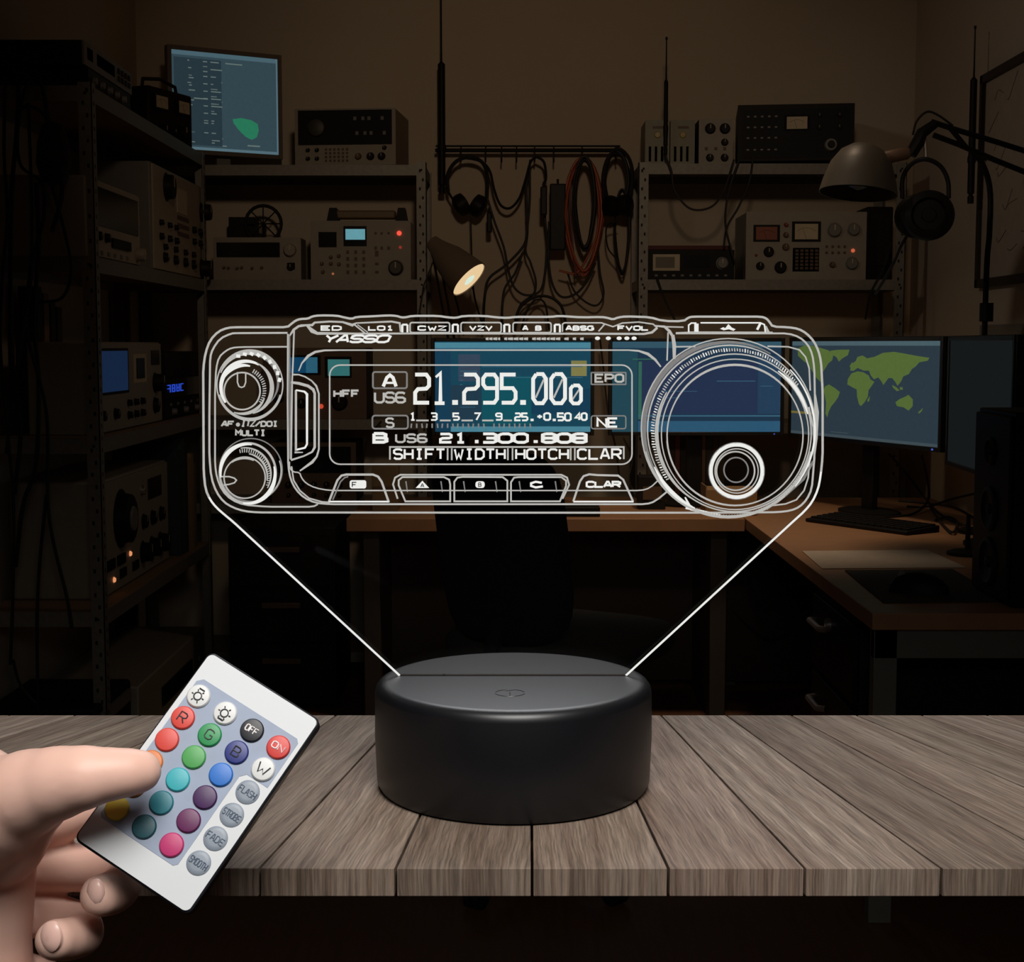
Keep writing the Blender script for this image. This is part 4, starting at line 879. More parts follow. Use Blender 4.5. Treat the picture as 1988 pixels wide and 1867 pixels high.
# clear acrylic
def acrylic():
    m = bpy.data.materials.new('clear_acrylic'); m.use_nodes = True; nt = m.node_tree; n = nt.nodes; l = nt.links; n.remove(n['Principled BSDF'])
    tr = n.new('ShaderNodeBsdfTransparent'); tr.inputs[0].default_value = (.985, .99, .99, 1)
    gl = n.new('ShaderNodeBsdfGlossy'); gl.inputs['Roughness'].default_value = .03
    fr_ = n.new('ShaderNodeFresnel'); fr_.inputs[0].default_value = 1.3; mx = n.new('ShaderNodeMixShader'); ml = n.new('ShaderNodeMath'); ml.operation = 'MULTIPLY'; ml.inputs[1].default_value = .35
    tc = n.new('ShaderNodeTexCoord'); no = n.new('ShaderNodeTexNoise'); no.inputs['Scale'].default_value = 5; l.new(tc.outputs['Object'], no.inputs[0])
    ad = n.new('ShaderNodeMath'); ad.operation = 'MULTIPLY_ADD'; ad.inputs[1].default_value = .02; ad.inputs[2].default_value = .02; l.new(no.outputs['Fac'], ad.inputs[0]); l.new(ad.outputs[0], gl.inputs['Roughness'])
    l.new(fr_.outputs[0], ml.inputs[0]); l.new(ml.outputs[0], mx.inputs[0]); l.new(tr.outputs[0], mx.inputs[1]); l.new(gl.outputs[0], mx.inputs[2]); l.new(mx.outputs[0], n['Material Output'].inputs[0])
    return m
def PP(x, y, dy=0):
    p = at(x, y, YF)-LC0; p.y += dy; return p
OUT = [(776, 1311), (453, 1013), (436, 999), (420, 985), (408, 970), (399, 950), (395.5, 917), (394.5, 715), (399, 684), (408, 660), (424, 643), (442, 636), (460, 635), (558, 635), (565, 629), (574, 622), (583, 619), (598, 618.5), (606, 614), (620, 612), (654, 612.5), (668, 616), (683, 619), (692, 615), (720, 614), (754, 612), (770, 613), (779, 616), (787, 616), (800, 613), (850, 613), (870, 616), (885, 617), (900, 613), (940, 613), (965, 616), (985, 617), (1000, 615), (1070, 615), (1085, 613), (1130, 616), (1168, 615), (1180, 617), (1190, 620), (1200, 616), (1215, 614), (1262, 615.5), (1287, 623), (1327, 623.5), (1337, 616), (1345, 614.5), (1478, 614.5), (1488, 618), (1494, 625), (1500, 634), (1530, 635), (1550, 638), (1566, 647), (1580, 662), (1589, 681), (1594, 702), (1597, 760), (1597, 886), (1593, 925), (1588, 950), (1577, 974), (1562, 992), (1543, 1009), (1215, 1311)]
def smooth2(P):
    A = [P[0]]
    for i in range(1, len(P)-1):
        p, q, r = P[i-1], P[i], P[i+1]
        A.append((q[0]*.75+p[0]*.25, q[1]*.75+p[1]*.25) if math.dist(p, q) < 45 else (q[0]+(p[0]-q[0])*8/math.dist(p, q), q[1]+(p[1]-q[1])*8/math.dist(p, q)))
        A.append((q[0]*.75+r[0]*.25, q[1]*.75+r[1]*.25) if math.dist(r, q) < 45 else (q[0]+(r[0]-q[0])*8/math.dist(r, q), q[1]+(r[1]-q[1])*8/math.dist(r, q)))
    return A+[P[-1]]
OUT = smooth2(OUT)
mb = MB(); pl = [PP(*p) for p in OUT]; nP = len(pl)
mb.add([tuple(p) for p in pl]+[(p.x, p.y+PTH, p.z) for p in pl], [list(range(nP)), list(range(2*nP-1, nP-1, -1))]+[(i, i+nP, (i+1) % nP+nP, (i+1) % nP) for i in range(nP)])
panel = mb.build('engraved_panel', acrylic(), lamp, smooth=False); panel['label'] = 'clear acrylic panel engraved with a glowing radio front'
G_HI = emit('engraving_bright', S(236, 236, 232), 1, .05, 400); G_MD = emit('engraving_mid', S(184, 182, 177), 1, .10, 400); G_LO = emit('engraving_soft', S(128, 126, 124), 1, .15, 600); G_DK = emit('engraving_faint', S(80, 80, 82), 1, .2, 800)
DY = -.00012
def rib(mb, pts, w_, closed=False, lay=0):
    """ribbon through pixel-plane points; w_ a width or list"""
    n = len(pts); W = [.92*q for q in (w_ if isinstance(w_, list) else [w_]*n)]; rings = []
    for i in range(n):
        a = pts[i-1] if (i or closed) else pts[i]; c = pts[(i+1) % n] if (i < n-1 or closed) else pts[i]; b_ = pts[i]
        d1 = Vector((b_[0]-a[0], b_[1]-a[1])); d2 = Vector((c[0]-b_[0], c[1]-b_[1]))
        if d1.length < 1e-6: d1 = d2
        if d2.length < 1e-6: d2 = d1
        d1 = d1.normalized(); d2 = d2.normalized(); n1 = Vector((-d1.y, d1.x)); n2 = Vector((-d2.y, d2.x)); m_ = n1+n2
        if m_.length < .2: m_ = n1
        m_.normalize(); k = min(1.8, 1/max(.3, m_.dot(n1)))*W[i]/2
        L_ = PP(b_[0]+m_.x*k, b_[1]+m_.y*k, DY*(1+lay*.4)); R_ = PP(b_[0]-m_.x*k, b_[1]-m_.y*k, DY*(1+lay*.4))
        rings.append([tuple(L_), tuple(R_), (R_.x, .0001+YF-LC0.y, R_.z), (L_.x, .0001+YF-LC0.y, L_.z)])
    mb.loft(rings, True, closed)
def arc(cx, cy, rx, ry, a0, a1, n=0):
    """angles in degrees, 0 right, 90 up"""
    n = n or max(8, int(abs(a1-a0)/5)); return [(cx+rx*math.cos(math.radians(a0+(a1-a0)*k/n)), cy-ry*math.sin(math.radians(a0+(a1-a0)*k/n))) for k in range(n+1)]
def ring(mb, cx, cy, rx, ry, w_, lay=0): rib(mb, arc(cx, cy, rx, ry, 0, 360, 72)[:-1], w_, True, lay)
def taper(mb, cx, cy, rx, ry, a0, a1, w0, w1, lay=0):
    p = arc(cx, cy, rx, ry, a0, a1); n = len(p); rib(mb, p, [w0+(w1-w0)*math.sin(PI*i/(n-1)) for i in range(n)], False, lay)
def rrect(x0, y0, x1, y1, r, n=5):
    P = []
    for (cx, cy, a) in ((x1-r, y0+r, 90), (x0+r, y0+r, 180), (x0+r, y1-r, 270), (x1-r, y1-r, 360)): P += arc(cx, cy, r, r, a if a != 90 else 0, a+90 if a != 90 else 90, n)
    # order: start top-right corner, go counter-clockwise
    P = arc(x1-r, y0+r, r, r, 0, 90, n)+arc(x0+r, y0+r, r, r, 90, 180, n)+arc(x0+r, y1-r, r, r, 180, 270, n)+arc(x1-r, y1-r, r, r, 270, 360, n)
    return P
def fillp(mb, poly, lay=1):
    n = len(poly); A = [tuple(PP(x, y, DY*(1+lay*.4))) for x, y in poly]; B_ = [(p[0], .0001+YF-LC0.y, p[2]) for p in A]
    mb.add(A+B_, [list(range(n)), list(range(2*n-1, n-1, -1))]+[(i, i+n, (i+1) % n+n, (i+1) % n) for i in range(n)])
def done(mb, name, label=None):
    o = mb.build(name, None, panel, smooth=False)
    if label: o['label'] = label
    return o
# stroke letters on a 4 x 6 grid, y down
FT = {'A': [[(0, 6), (1.6, 0), (2.4, 0), (4, 6)], [(.7, 4), (3.3, 4)]], 'B': [[(0, 0), (0, 6), (3, 6), (4, 5.2), (4, 3.8), (3, 3), (0, 3)], [(0, 0), (2.8, 0), (3.7, .8), (3.7, 2.2), (3, 3)]],
 'C': [[(4, .8), (3, 0), (1, 0), (0, 1), (0, 5), (1, 6), (3, 6), (4, 5.2)]], 'D': [[(0, 0), (0, 6), (2.6, 6), (4, 4.6), (4, 1.4), (2.6, 0), (0, 0)]], 'E': [[(4, 0), (0, 0), (0, 6), (4, 6)], [(0, 3), (3.2, 3)]],
 'F': [[(4, 0), (0, 0), (0, 6)], [(0, 3), (3.2, 3)]], 'G': [[(4, .8), (3, 0), (1, 0), (0, 1), (0, 5), (1, 6), (3, 6), (4, 5), (4, 3.2), (2.4, 3.2)]], 'H': [[(0, 0), (0, 6)], [(4, 0), (4, 6)], [(0, 3), (4, 3)]],
 'I': [[(.8, 0), (3.2, 0)], [(2, 0), (2, 6)], [(.8, 6), (3.2, 6)]], 'L': [[(0, 0), (0, 6), (4, 6)]], 'M': [[(0, 6), (0, 0), (2, 3), (4, 0), (4, 6)]], 'N': [[(0, 6), (0, 0), (4, 6), (4, 0)]],
 'O': [[(1, 0), (3, 0), (4, 1), (4, 5), (3, 6), (1, 6), (0, 5), (0, 1), (1, 0)]], 'P': [[(0, 6), (0, 0), (3, 0), (4, .8), (4, 2.4), (3, 3.2), (0, 3.2)]], 'Q': [[(1, 0), (3, 0), (4, 1), (4, 5), (3, 6), (1, 6), (0, 5), (0, 1), (1, 0)], [(2.6, 4.4), (4, 6)]],
 'R': [[(0, 6), (0, 0), (3, 0), (4, .8), (4, 2.4), (3, 3.2), (0, 3.2)], [(2, 3.2), (4, 6)]], 'S': [[(4, .8), (3, 0), (1, 0), (0, .8), (0, 2.2), (1, 3), (3, 3), (4, 3.8), (4, 5.2), (3, 6), (1, 6), (0, 5.2)]], 'T': [[(0, 0), (4, 0)], [(2, 0), (2, 6)]],
 'U': [[(0, 0), (0, 5), (1, 6), (3, 6), (4, 5), (4, 0)]], 'V': [[(0, 0), (2, 6), (4, 0)]], 'W': [[(0, 0), (1, 6), (2, 3), (3, 6), (4, 0)]], 'Y': [[(0, 0), (2, 3), (4, 0)], [(2, 3), (2, 6)]], 'K': [[(0, 0), (0, 6)], [(4, 0), (0, 3), (4, 6)]],
 'Z': [[(0, 0), (4, 0), (0, 6), (4, 6)]], '0': [[(1, 0), (3, 0), (4, 1), (4, 5), (3, 6), (1, 6), (0, 5), (0, 1), (1, 0)]], '1': [[(.8, .9), (2, 0), (2, 6)], [(.8, 6), (3.2, 6)]], '2': [[(0, .1), (3.2, .1), (4, .9), (4, 2.4), (3.2, 3), (.8, 3.1), (0, 3.8), (0, 5.9), (4, 5.9)]],
 '3': [[(0, 0), (3.2, 0), (4, .8), (4, 2.3), (3.2, 3), (1, 3)], [(3.2, 3), (4, 3.8), (4, 5.2), (3.2, 6), (0, 6)]], '4': [[(3, 6), (3, 0), (0, 4), (4, 4)]], '5': [[(4, .1), (0, .1), (0, 2.9), (3.2, 2.9), (4, 3.7), (4, 5.1), (3.2, 5.9), (0, 5.9)]],
 '7': [[(0, 0), (4, 0), (1.4, 6)]], '8': [[(1, 0), (3, 0), (4, .8), (4, 2.2), (3, 3), (1, 3), (0, 2.2), (0, .8), (1, 0)], [(1, 3), (0, 3.8), (0, 5.2), (1, 6), (3, 6), (4, 5.2), (4, 3.8), (3, 3)]],
 '6': [[(4, .6), (3, 0), (1, 0), (0, 1), (0, 5), (1, 6), (3, 6), (4, 5.2), (4, 3.8), (3, 3), (0, 3)]], '9': [[(4, 2.9), (.8, 2.9), (0, 2.1), (0, .9), (.8, .1), (3.2, .1), (4, .9), (4, 5.1), (3.2, 5.9), (0, 5.9)]], '.': [[(1.7, 5.6), (2.3, 5.6)]], '/': [[(0, 6), (4, 0)]], '-': [[(.6, 3), (3.4, 3)]], '+': [[(.4, 3), (3.6, 3)], [(2, 1.4), (2, 4.6)]], '_': [[(0, 6), (4, 6)]]}
def text(mb, s, x0, y0, x1, y1, w_, gap=.28, slant=0, fn=None, lay=1):
    n = len(s); cw = (x1-x0)/(n+gap*(n-1)); fn = fn or (lambda P, w2: rib(mb, P, w2, False, lay))
    for i, ch in enumerate(s):
        if ch == ' ' or ch not in FT: continue
        X = x0+i*cw*(1+gap)
        for st in FT[ch]:
            fn([(X+p[0]/4*cw+slant*(1-p[1]/6)*(y1-y0), y0+p[1]/6*(y1-y0)) for p in st], w_)
# outline
mb = MB(); mb.use(G_MD); rib(mb, OUT[8:-10], 4.6); mb.use(G_HI); rib(mb, OUT[0:9], 4.2); rib(mb, OUT[-11:], 4.2)
mb.use(G_MD)
rib(mb, smooth2([(558, 646), (460, 646.5), (449, 647), (427, 657), (413, 677), (408, 693), (406.5, 800), (406.5, 886), (410, 927), (420, 955), (434, 974), (452, 985), (474, 992), (500, 994.5), (1000, 995), (1250, 995), (1400, 995), (1510, 994), (1535, 991), (1552, 984), (1566, 970), (1576, 949), (1581, 889)]), 4.0)
rib(mb, smooth2([(1312, 647), (1530, 647), (1552, 654), (1568, 668), (1577, 687), (1581, 715), (1582, 771), (1583, 808), (1581, 889)]), 3.8)
rib(mb, smooth2([(559, 673), (467, 673.5), (450, 675), (438, 681), (425, 693), (419.5, 715), (417.5, 760), (417.5, 902), (421, 927), (431, 952), (449, 970), (474, 980), (520, 983.5), (608, 983.5), (617, 978.5)]), 3.4)
rib(mb, [(1312, 673), (1350, 672.5)], 3); rib(mb, [(1490, 672), (1530, 673), (1552, 679), (1564, 693), (1571, 715), (1573, 758)], 3)
rib(mb, [(1572, 893), (1569, 927), (1561, 952), (1546, 970), (1525, 978), (1500, 981)], 3)
rib(mb, [(1583, 765), (1587, 800), (1584, 850), (1579, 905)], [2, 6, 7, 2])
rib(mb, [(1570, 790), (1579, 830), (1581, 880)], [4, 3, 3]); mb.use(G_LO); rib(mb, [(1579, 895), (1560, 930), (1524, 962), (1488, 988)], 5)
done(mb, 'engraved_outline')
# body and display frames
mb = MB(); mb.use(G_MD)
rib(mb, smooth2([(559, 648), (558.5, 780), (559.5, 905), (564, 930), (574, 950), (590, 966), (612, 976), (640, 978.5), (1255, 978.5), (1272, 973), (1300, 950)]), 3.6)
rib(mb, [(571, 640), (569, 700), (567, 742)], 3.2); mb.use(G_LO); rib(mb, [(562, 650), (563, 780), (563, 890)], 3)
mb.use(G_MD); rib(mb, [(566, 905), (570, 932), (582, 952), (600, 967), (625, 974), (640, 975)], 3)
rib(mb, [(562, 652), (570, 640), (580, 633), (596, 631)], [3, 5, 5, 4]); 
rib(mb, [(580, 720), (586, 705), (598, 691), (612, 683), (630, 680), (660, 679.5), (1220, 679.5), (1240, 681), (1258, 687), (1272, 698), (1283, 712)], [2.5, 3, 5.5, 5, 4, 3, 3, 4, 6, 5, 3])
rib(mb, smooth2([(562, 896), (562, 908), (569, 916), (582, 917), (585, 927), (594, 938), (612, 947), (640, 952), (1245, 952), (1262, 947), (1280, 930)]), 2.6)
rib(mb, rrect(640, 708.5, 1227, 901, 20, 6), 3.0, True)
rib(mb, [(1285, 634), (1327, 635)], 3); rib(mb, [(1297, 645), (1295, 700)], 3); rib(mb, [(1306, 650), (1309, 670), (1309, 697)], [7, 8, 6]); rib(mb, [(1270, 632), (1290, 634), (1300, 643), (1308, 656)], [3, 5, 6, 5])
done(mb, 'engraved_frame')
# top button row
mb = MB(); mb.use(G_MD)
rib(mb, [(596, 632), (606, 642), (616, 647), (690, 647.5), (850, 647), (1250, 648), (1266, 645), (1276, 636)], [4, 9, 6, 4, 4, 4.5, 5, 5]); rib(mb, [(1312, 646), (1337, 645)], 3)
rib(mb, [(583, 631), (606, 631), (611, 626), (640, 624), (665, 625), (684, 631), (692, 627), (760, 624), (776, 627), (778, 644)], [3, 5, 4, 4, 4, 6, 3, 4, 4, 4])
for (a, b_) in ((796, 873), (895, 973), (996, 1070)): rib(mb, rrect(a, 626, b_, 645.5, 4, 3), 3.2, True)
rib(mb, [(1092, 644), (1092, 629), (1096, 626.5), (1168, 626.5), (1174, 629), (1162, 643)], 3); rib(mb, [(1172, 628), (1190, 634), (1208, 627), (1240, 625), (1268, 629), (1276, 636)], 3); rib(mb, [(688, 630), (708, 646)], 3); rib(mb, [(694, 630), (714, 645)], 2)
mb.use(G_HI)
for x in (786, 884, 984, 1082): rib(mb, [(x-5, 630), (x-5, 645)], 4.5); rib(mb, [(x+5, 630), (x+5, 645)], 4); rib(mb, [(x-5, 630), (x+5, 630)], 4)
mb.use(G_HI)
for (s_, a, b_) in (('ED', 624, 662), ('LO1', 716, 764), ('CWZ', 812, 866), ('VZV', 912, 955), ('A B', 1015, 1050), ('ABSG', 1099, 1152), ('FVOL', 1200, 1258)):
    text(mb, s_, a, 633, b_, 640.5, 3.2, .3)
rib(mb, [(1337, 645), (1337, 631), (1342, 627), (1352, 627)], 3); rib(mb, [(1352, 628), (1352, 644)], 9); rib(mb, [(1360, 626.5), (1476, 626.5), (1484, 630), (1486, 645)], 3); rib(mb, [(1476, 628), (1470, 640)], 5); mb.use(G_MD); rib(mb, [(1337, 645), (1500, 645.5)], 4); mb.use(G_HI)
fillp(mb, [(1398, 638), (1404, 635), (1408, 637), (1414, 629), (1421, 636), (1428, 639), (1424, 642), (1415, 639), (1405, 641)])
mb.use(G_MD); rib(mb, [(1486, 633), (1492, 645)], 5)
done(mb, 'engraved_top_buttons')
# maker's mark and small print
mb = MB(); mb.use(G_HI); text(mb, 'YASSO', 627, 651, 752, 664, 4.6, .12, .55)
mb.use(G_MD)
random.seed(3); x = 943
while x < 1134:
    wv = 4+random.random()*6; rib(mb, [(x, 657.5), (x+wv, 657.5)], [4.5, 6]); x += wv+(1.5 if random.random() < .8 else 8)
mb.use(G_HI)
for x in (1160, 1181, 1202, 1217, 1231): fillp(mb, [(x+5*math.cos(a), 656.5-3.6*math.sin(a)) for a in [k*PI/5 for k in range(10)]])
done(mb, 'engraved_maker_mark')
# upper left knob
mb = MB(); mb.use(G_MD); ring(mb, 485, 747, 64, 68, 2.6); taper(mb, 485, 749, 61, 65, 195, 345, 2, 7, 1); taper(mb, 485, 744, 60, 60, 20, 160, 2, 10, 1); mb.use(G_LO); taper(mb, 484, 742, 56, 56, -50, 150, 1, 7)
mb.use(G_HI); taper(mb, 478, 752, 49, 51, 60, 215, 4, 9); mb.use(G_MD); taper(mb, 478, 752, 50, 52, -75, 65, 2, 9, 1); taper(mb, 470, 757, 46, 46, -110, -20, 2, 7)
ring(mb, 470, 759, 35, 36, 3.4)
rib(mb, [(461, 722), (461, 742), (464, 750), (469, 752), (474, 750), (477, 742), (477, 722)], 2.8)
mb.use(G_HI); taper(mb, 474, 755, 44, 46, 75, 150, 3, 8, 2); mb.use(G_MD)
for k in range(16):
    a = math.radians(-35+6.4*k); rib(mb, [(472+38*math.cos(a), 757-38*math.sin(a)), (473+44*math.cos(a), 756-45*math.sin(a))], 2.2, lay=1)
mb.use(G_HI)
for k in range(9):
    a = math.radians(5+13*k); rib(mb, [(485+57*math.cos(a), 746-58*math.sin(a)), (485+60*math.cos(a+.12), 746-61*math.sin(a+.12))], 7, lay=2)
done(mb, 'engraved_volume_knob')
mb = MB(); mb.use(G_MD); text(mb, 'AF', 430, 818, 452, 827, 3.4, .2, .2); text(mb, 'ITZ', 468, 816, 494, 827, 3.2, .2, .2); text(mb, '/DOI', 496, 818, 539, 827, 3.4, .2, 0); fillp(mb, [(462+4*math.cos(a), 824-4*math.sin(a)) for a in [k*PI/5 for k in range(10)]]); text(mb, 'MULTI', 458, 835, 515, 845, 3.6, .3)
done(mb, 'engraved_knob_lettering')
# lower left knob
mb = MB(); mb.use(G_LO); ring(mb, 487, 912, 61, 61, 2.4); mb.use(G_MD); taper(mb, 487, 914, 59, 58, -70, 20, 2, 3)
ring(mb, 481, 918, 54.5, 58, 4.5); mb.use(G_HI); taper(mb, 480, 917, 52, 55, 80, 190, 3, 9, 1); taper(mb, 481, 920, 53, 57, -100, 15, 3, 9, 1); mb.use(G_MD); ring(mb, 475, 927, 40, 40, 2.8); taper(mb, 474, 925, 37, 36, 60, 130, 2, 5, 1)
taper(mb, 476, 921, 50, 52, -30, 100, 2, 4, 1); taper(mb, 476, 925, 43, 45, -10, 80, 2, 4, 1)
mb.use(G_MD)
for k in range(24):
    a = math.radians(-22+5.4*k); rib(mb, [(476+44*math.cos(a), 924-46*math.sin(a)), (476+50*math.cos(a), 922-51*math.sin(a))], 1.8, lay=2)
rib(mb, [(430, 925), (445, 925), (455, 928), (459, 932), (455, 937), (445, 940), (430, 942)], 3)
done(mb, 'engraved_multi_knob')
# side handle
mb = MB(); mb.use(G_MD)
rib(mb, [(567, 727), (580, 727), (592, 731), (605, 739), (614, 749), (619, 764), (619, 872), (615, 886), (606, 897), (582, 914)], [4, 3, 3, 3, 4, 3.4, 3.4, 4, 6, 3])
rib(mb, [(565, 742), (580, 744), (598, 749), (608, 756), (611, 763), (611, 868), (606, 877), (590, 885), (565, 893)], [5, 6, 6, 6, 5, 5, 4, 3.5, 4]); mb.use(G_HI)
rib(mb, [(574.5, 757), (591, 760), (596, 765), (596, 862), (592, 869), (575, 873)], [3, 4, 5, 4, 4, 4]); mb.use(G_MD); rib(mb, [(574.5, 757), (574.5, 875)], 4.5); rib(mb, [(567, 745), (565, 892)], 3.5); rib(mb, [(572, 878), (588, 878)], [4, 2])
done(mb, 'engraved_side_key')
# lower buttons
mb = MB(); mb.use(G_MD)
rib(mb, [(638, 975), (655, 932), (663, 923), (672, 921), (724, 921), (734, 925), (741, 935), (755, 975)], 4.5); mb.use(G_HI); rib(mb, [(638, 973.5), (755, 973.5)], 3.4); mb.use(G_LO); rib(mb, [(646, 970), (661, 935), (669, 927), (676, 925)], 3)
mb.use(G_MD); rib(mb, [(772, 968), (763, 940), (767, 927), (777, 921.5), (1090, 921.5), (1101, 927), (1105, 941), (1092, 968)], 3.6)
for poly in ([(787, 973), (774, 942), (774, 932), (781, 926), (862, 926), (872, 931), (874, 940), (874, 973)], [(882, 973), (882, 935), (888, 927), (898, 925.5), (976, 926), (985, 933), (985, 973)], [(992, 973), (992, 936), (998, 927), (1006, 926), (1090, 926), (1099, 933), (1099, 943), (1087, 973)]): rib(mb, poly, 3.6, True)
rib(mb, [(1113, 973), (1126, 934), (1133, 924), (1144, 920.5), (1160, 922), (1200, 923), (1210, 931), (1229, 973)], 4.2); mb.use(G_HI); rib(mb, [(1113, 973.5), (1230, 973.5)], 3.4)
mb.use(G_LO)
for x in (788, 856, 900, 962, 1008, 1078): rib(mb, [(x, 934), (x+3, 955)], [3, 2])
mb.use(G_HI); fillp(mb, rrect(679, 932, 711, 948, 4, 3)); fillp(mb, [(807, 947), (820, 933), (833, 947)]); fillp(mb, rrect(923, 934, 941, 947, 5, 3)); rib(mb, [(1052, 937), (1040, 935), (1031, 938), (1031, 943), (1040, 946), (1054, 944)], 4.5)
text(mb, 'CLAR', 1139, 935, 1204, 945, 4.2, .15)
mb.use(DARK); text(mb, 'F', 684, 936, 692, 945, 2, .2, lay=2); text(mb, 'A', 817, 939, 823, 945, 1.6, lay=2); text(mb, 'B', 929, 937, 934, 944, 1.6, lay=2)
done(mb, 'engraved_lower_buttons')
# tuning dial
mb = MB(); mb.use(G_MD); ring(mb, 1414, 831, 169, 174, 2.6); taper(mb, 1414, 832, 166, 171, 195, 345, 2, 6, 1); mb.use(G_LO); taper(mb, 1414, 832, 164, 168, 60, 235, 2, 10, 0)
mb.use(G_MD); taper(mb, 1417, 834, 160, 164, 40, 215, 2, 3.4, 1); ring(mb, 1426, 840, 149, 153, 2.8); taper(mb, 1424, 838, 150, 154, 150, 240, 2, 7, 1)
mb.use(G_HI); taper(mb, 1427, 842, 146, 149, 15, 55, 2, 7, 2); taper(mb, 1418, 836, 163, 166, 205, 245, 2, 8, 2); taper(mb, 1418, 836, 164, 168, -40, 45, 2, 4, 2)
mb.use(G_MD); ring(mb, 1427, 843, 143, 146, 2.4); ring(mb, 1427, 845, 132, 136, 2.8); taper(mb, 1427, 845, 132, 137, 30, 160, 2, 5, 1); taper(mb, 1427, 844, 133, 137, 185, 300, 2, 4, 1)
random.seed(11)
for k in range(96):
    a = math.radians(35+1.9*k); r0, r1 = 151+random.random()*1.5, 156+random.random()*2
    mb.use(G_HI if random.random() < .35 else G_MD)
    rib(mb, [(1422+r0*math.cos(a), 838-r0*1.03*math.sin(a)), (1421+r1*math.cos(a), 837-r1*1.03*math.sin(a))], 2.4, lay=2)
mb.use(G_LO)
for k in range(60):
    a = math.radians(215+1.9*k); r0, r1 = 161, 167
    rib(mb, [(1415+r0*math.cos(a), 833-r0*1.03*math.sin(a)), (1414+r1*math.cos(a+.02), 832-r1*1.03*math.sin(a+.02))], 2.5, lay=0)
mb.use(G_HI); rib(mb, [(1330, 965), (1342, 988), (1400, 1000)], [3, 6, 3]); rib(mb, [(1331, 986), (1372, 994)], 4)
done(mb, 'engraved_tuning_dial')
mb = MB(); mb.use(G_HI); ring(mb, 1430, 914, 50, 51, 8); mb.use(G_MD); ring(mb, 1430, 914, 42, 43, 2.4); ring(mb, 1428, 914, 37, 37.5, 3.2); mb.use(G_LO); ring(mb, 1429, 912, 23.5, 24, 3); ring(mb, 1430, 914, 54, 55, 2)
done(mb, 'engraved_finger_dimple')
# display lettering
mb = MB(); mb.use(G_HI)
def fat(P, w2): rib(mb, P, w2, False, 1)
for (s_, a, b_) in (('2', 806, 833), ('2', 901, 928), ('9', 938, 965), ('5', 974, 1001), ('0', 1035, 1060), ('0', 1070, 1097)): text(mb, s_, a, 726, b_, 782.5, 8)
rib(mb, [(846, 732), (855, 724), (855, 784)], [5, 7, 8], lay=1); rib(mb, [(844, 782.5), (863, 782.5)], 7.5, lay=1); rib(mb, [(878, 781), (889, 781)], 10, lay=1); rib(mb, [(1010, 781), (1021, 781)], 10, lay=1)
text(mb, '0', 1108, 748, 1128, 783, 7.5)
mb.use(G_MD); rib(mb, [(1040, 772), (1056, 736)], 4); rib(mb, [(1075, 772), (1092, 736)], 4); rib(mb, [(1111, 776), (1125, 755)], 3.5)
done(mb, 'engraved_frequency')
mb = MB(); mb.use(G_LO); rib(mb, rrect(724, 722, 790, 753.5, 4, 3), 3.6, True); mb.use(G_HI); rib(mb, [(744, 750), (751, 733), (757, 728), (763, 733), (769, 750)], 7, lay=1); rib(mb, [(749, 743), (766, 743)], 4.5, lay=1)
mb.use(G_MD); text(mb, 'US6', 728, 762, 786, 781, 4.6, .2); done(mb, 'engraved_band_label')
mb = MB(); mb.use(G_LO); rib(mb, rrect(723, 806.5, 792, 832, 5, 3), 3.4, True); mb.use(G_MD); text(mb, 'S', 750, 812, 764, 829, 4); done(mb, 'engraved_signal_label')
mb = MB(); mb.use(G_LO); rib(mb, rrect(1148, 723, 1215, 746, 1, 2), 3, True); mb.use(G_MD); text(mb, 'EPO', 1156, 727, 1210, 741, 4.2, .3); done(mb, 'engraved_side_label')
mb = MB(); mb.use(G_LO); rib(mb, rrect(1148, 807, 1215, 832, 4, 3), 2.6, True); mb.use(G_HI); text(mb, 'NE', 1160, 812, 1198, 828, 4.6, .25); done(mb, 'engraved_side_label')
mb = MB(); mb.use(G_MD); text(mb, 'HFF', 649, 758, 696, 770, 4.4, .35)
done(mb, 'engraved_mode_lettering')
mb = MB(); mb.use(G_HI)
for (s_, a) in (('1', 796), ('3', 837), ('5', 880), ('7', 921), ('9', 963)): text(mb, s_, a, 802, a+11, 815, 3.6)
text(mb, '25', 1000, 802, 1024, 816, 3.8, .3); rib(mb, [(1030, 815), (1036, 815)], 5); text(mb, '+0', 1042, 802, 1068, 815, 4, .25); rib(mb, [(1073, 815), (1079, 815)], 5); text(mb, '50', 1083, 802, 1108, 816, 4, .25); text(mb, '40', 1117, 802, 1139, 815, 4, .2)
mb.use(G_MD)
for (a, b_) in ((808, 832), (854, 875), (896, 918), (936, 958), (977, 994)): rib(mb, [(a, 816), (b_, 816)], 3.6)
mb.use(G_LO)
for k in range(24):
    x = 799+10*k
    if k not in (15,): rib(mb, [(x, 822), (x+(k % 3-1), 830.5)], 3.2)
done(mb, 'engraved_meter_scale')
mb = MB(); mb.use(G_HI); text(mb, 'B', 726, 841.5, 751, 858, 6.5); mb.use(G_MD); text(mb, 'US6', 769, 843, 828, 858, 4.2, .28); mb.use(G_HI); text(mb, '21', 855, 842, 905, 858.5, 5.4, .35); rib(mb, [(922, 857), (929, 857)], 7); text(mb, '300', 938, 842, 1024, 858.5, 5.8, .22); rib(mb, [(1036, 857), (1044, 857)], 6); text(mb, '808', 1053, 842, 1138, 858.5, 6, .22)
done(mb, 'engraved_second_frequency')
mb = MB(); mb.use(G_MD); rib(mb, [(757, 892), (757, 867.5), (1211, 867.5), (1211, 891)], 3.4)
for x in (869, 877, 986, 995, 1108, 1116): rib(mb, [(x, 870), (x, 893)], 3.4)
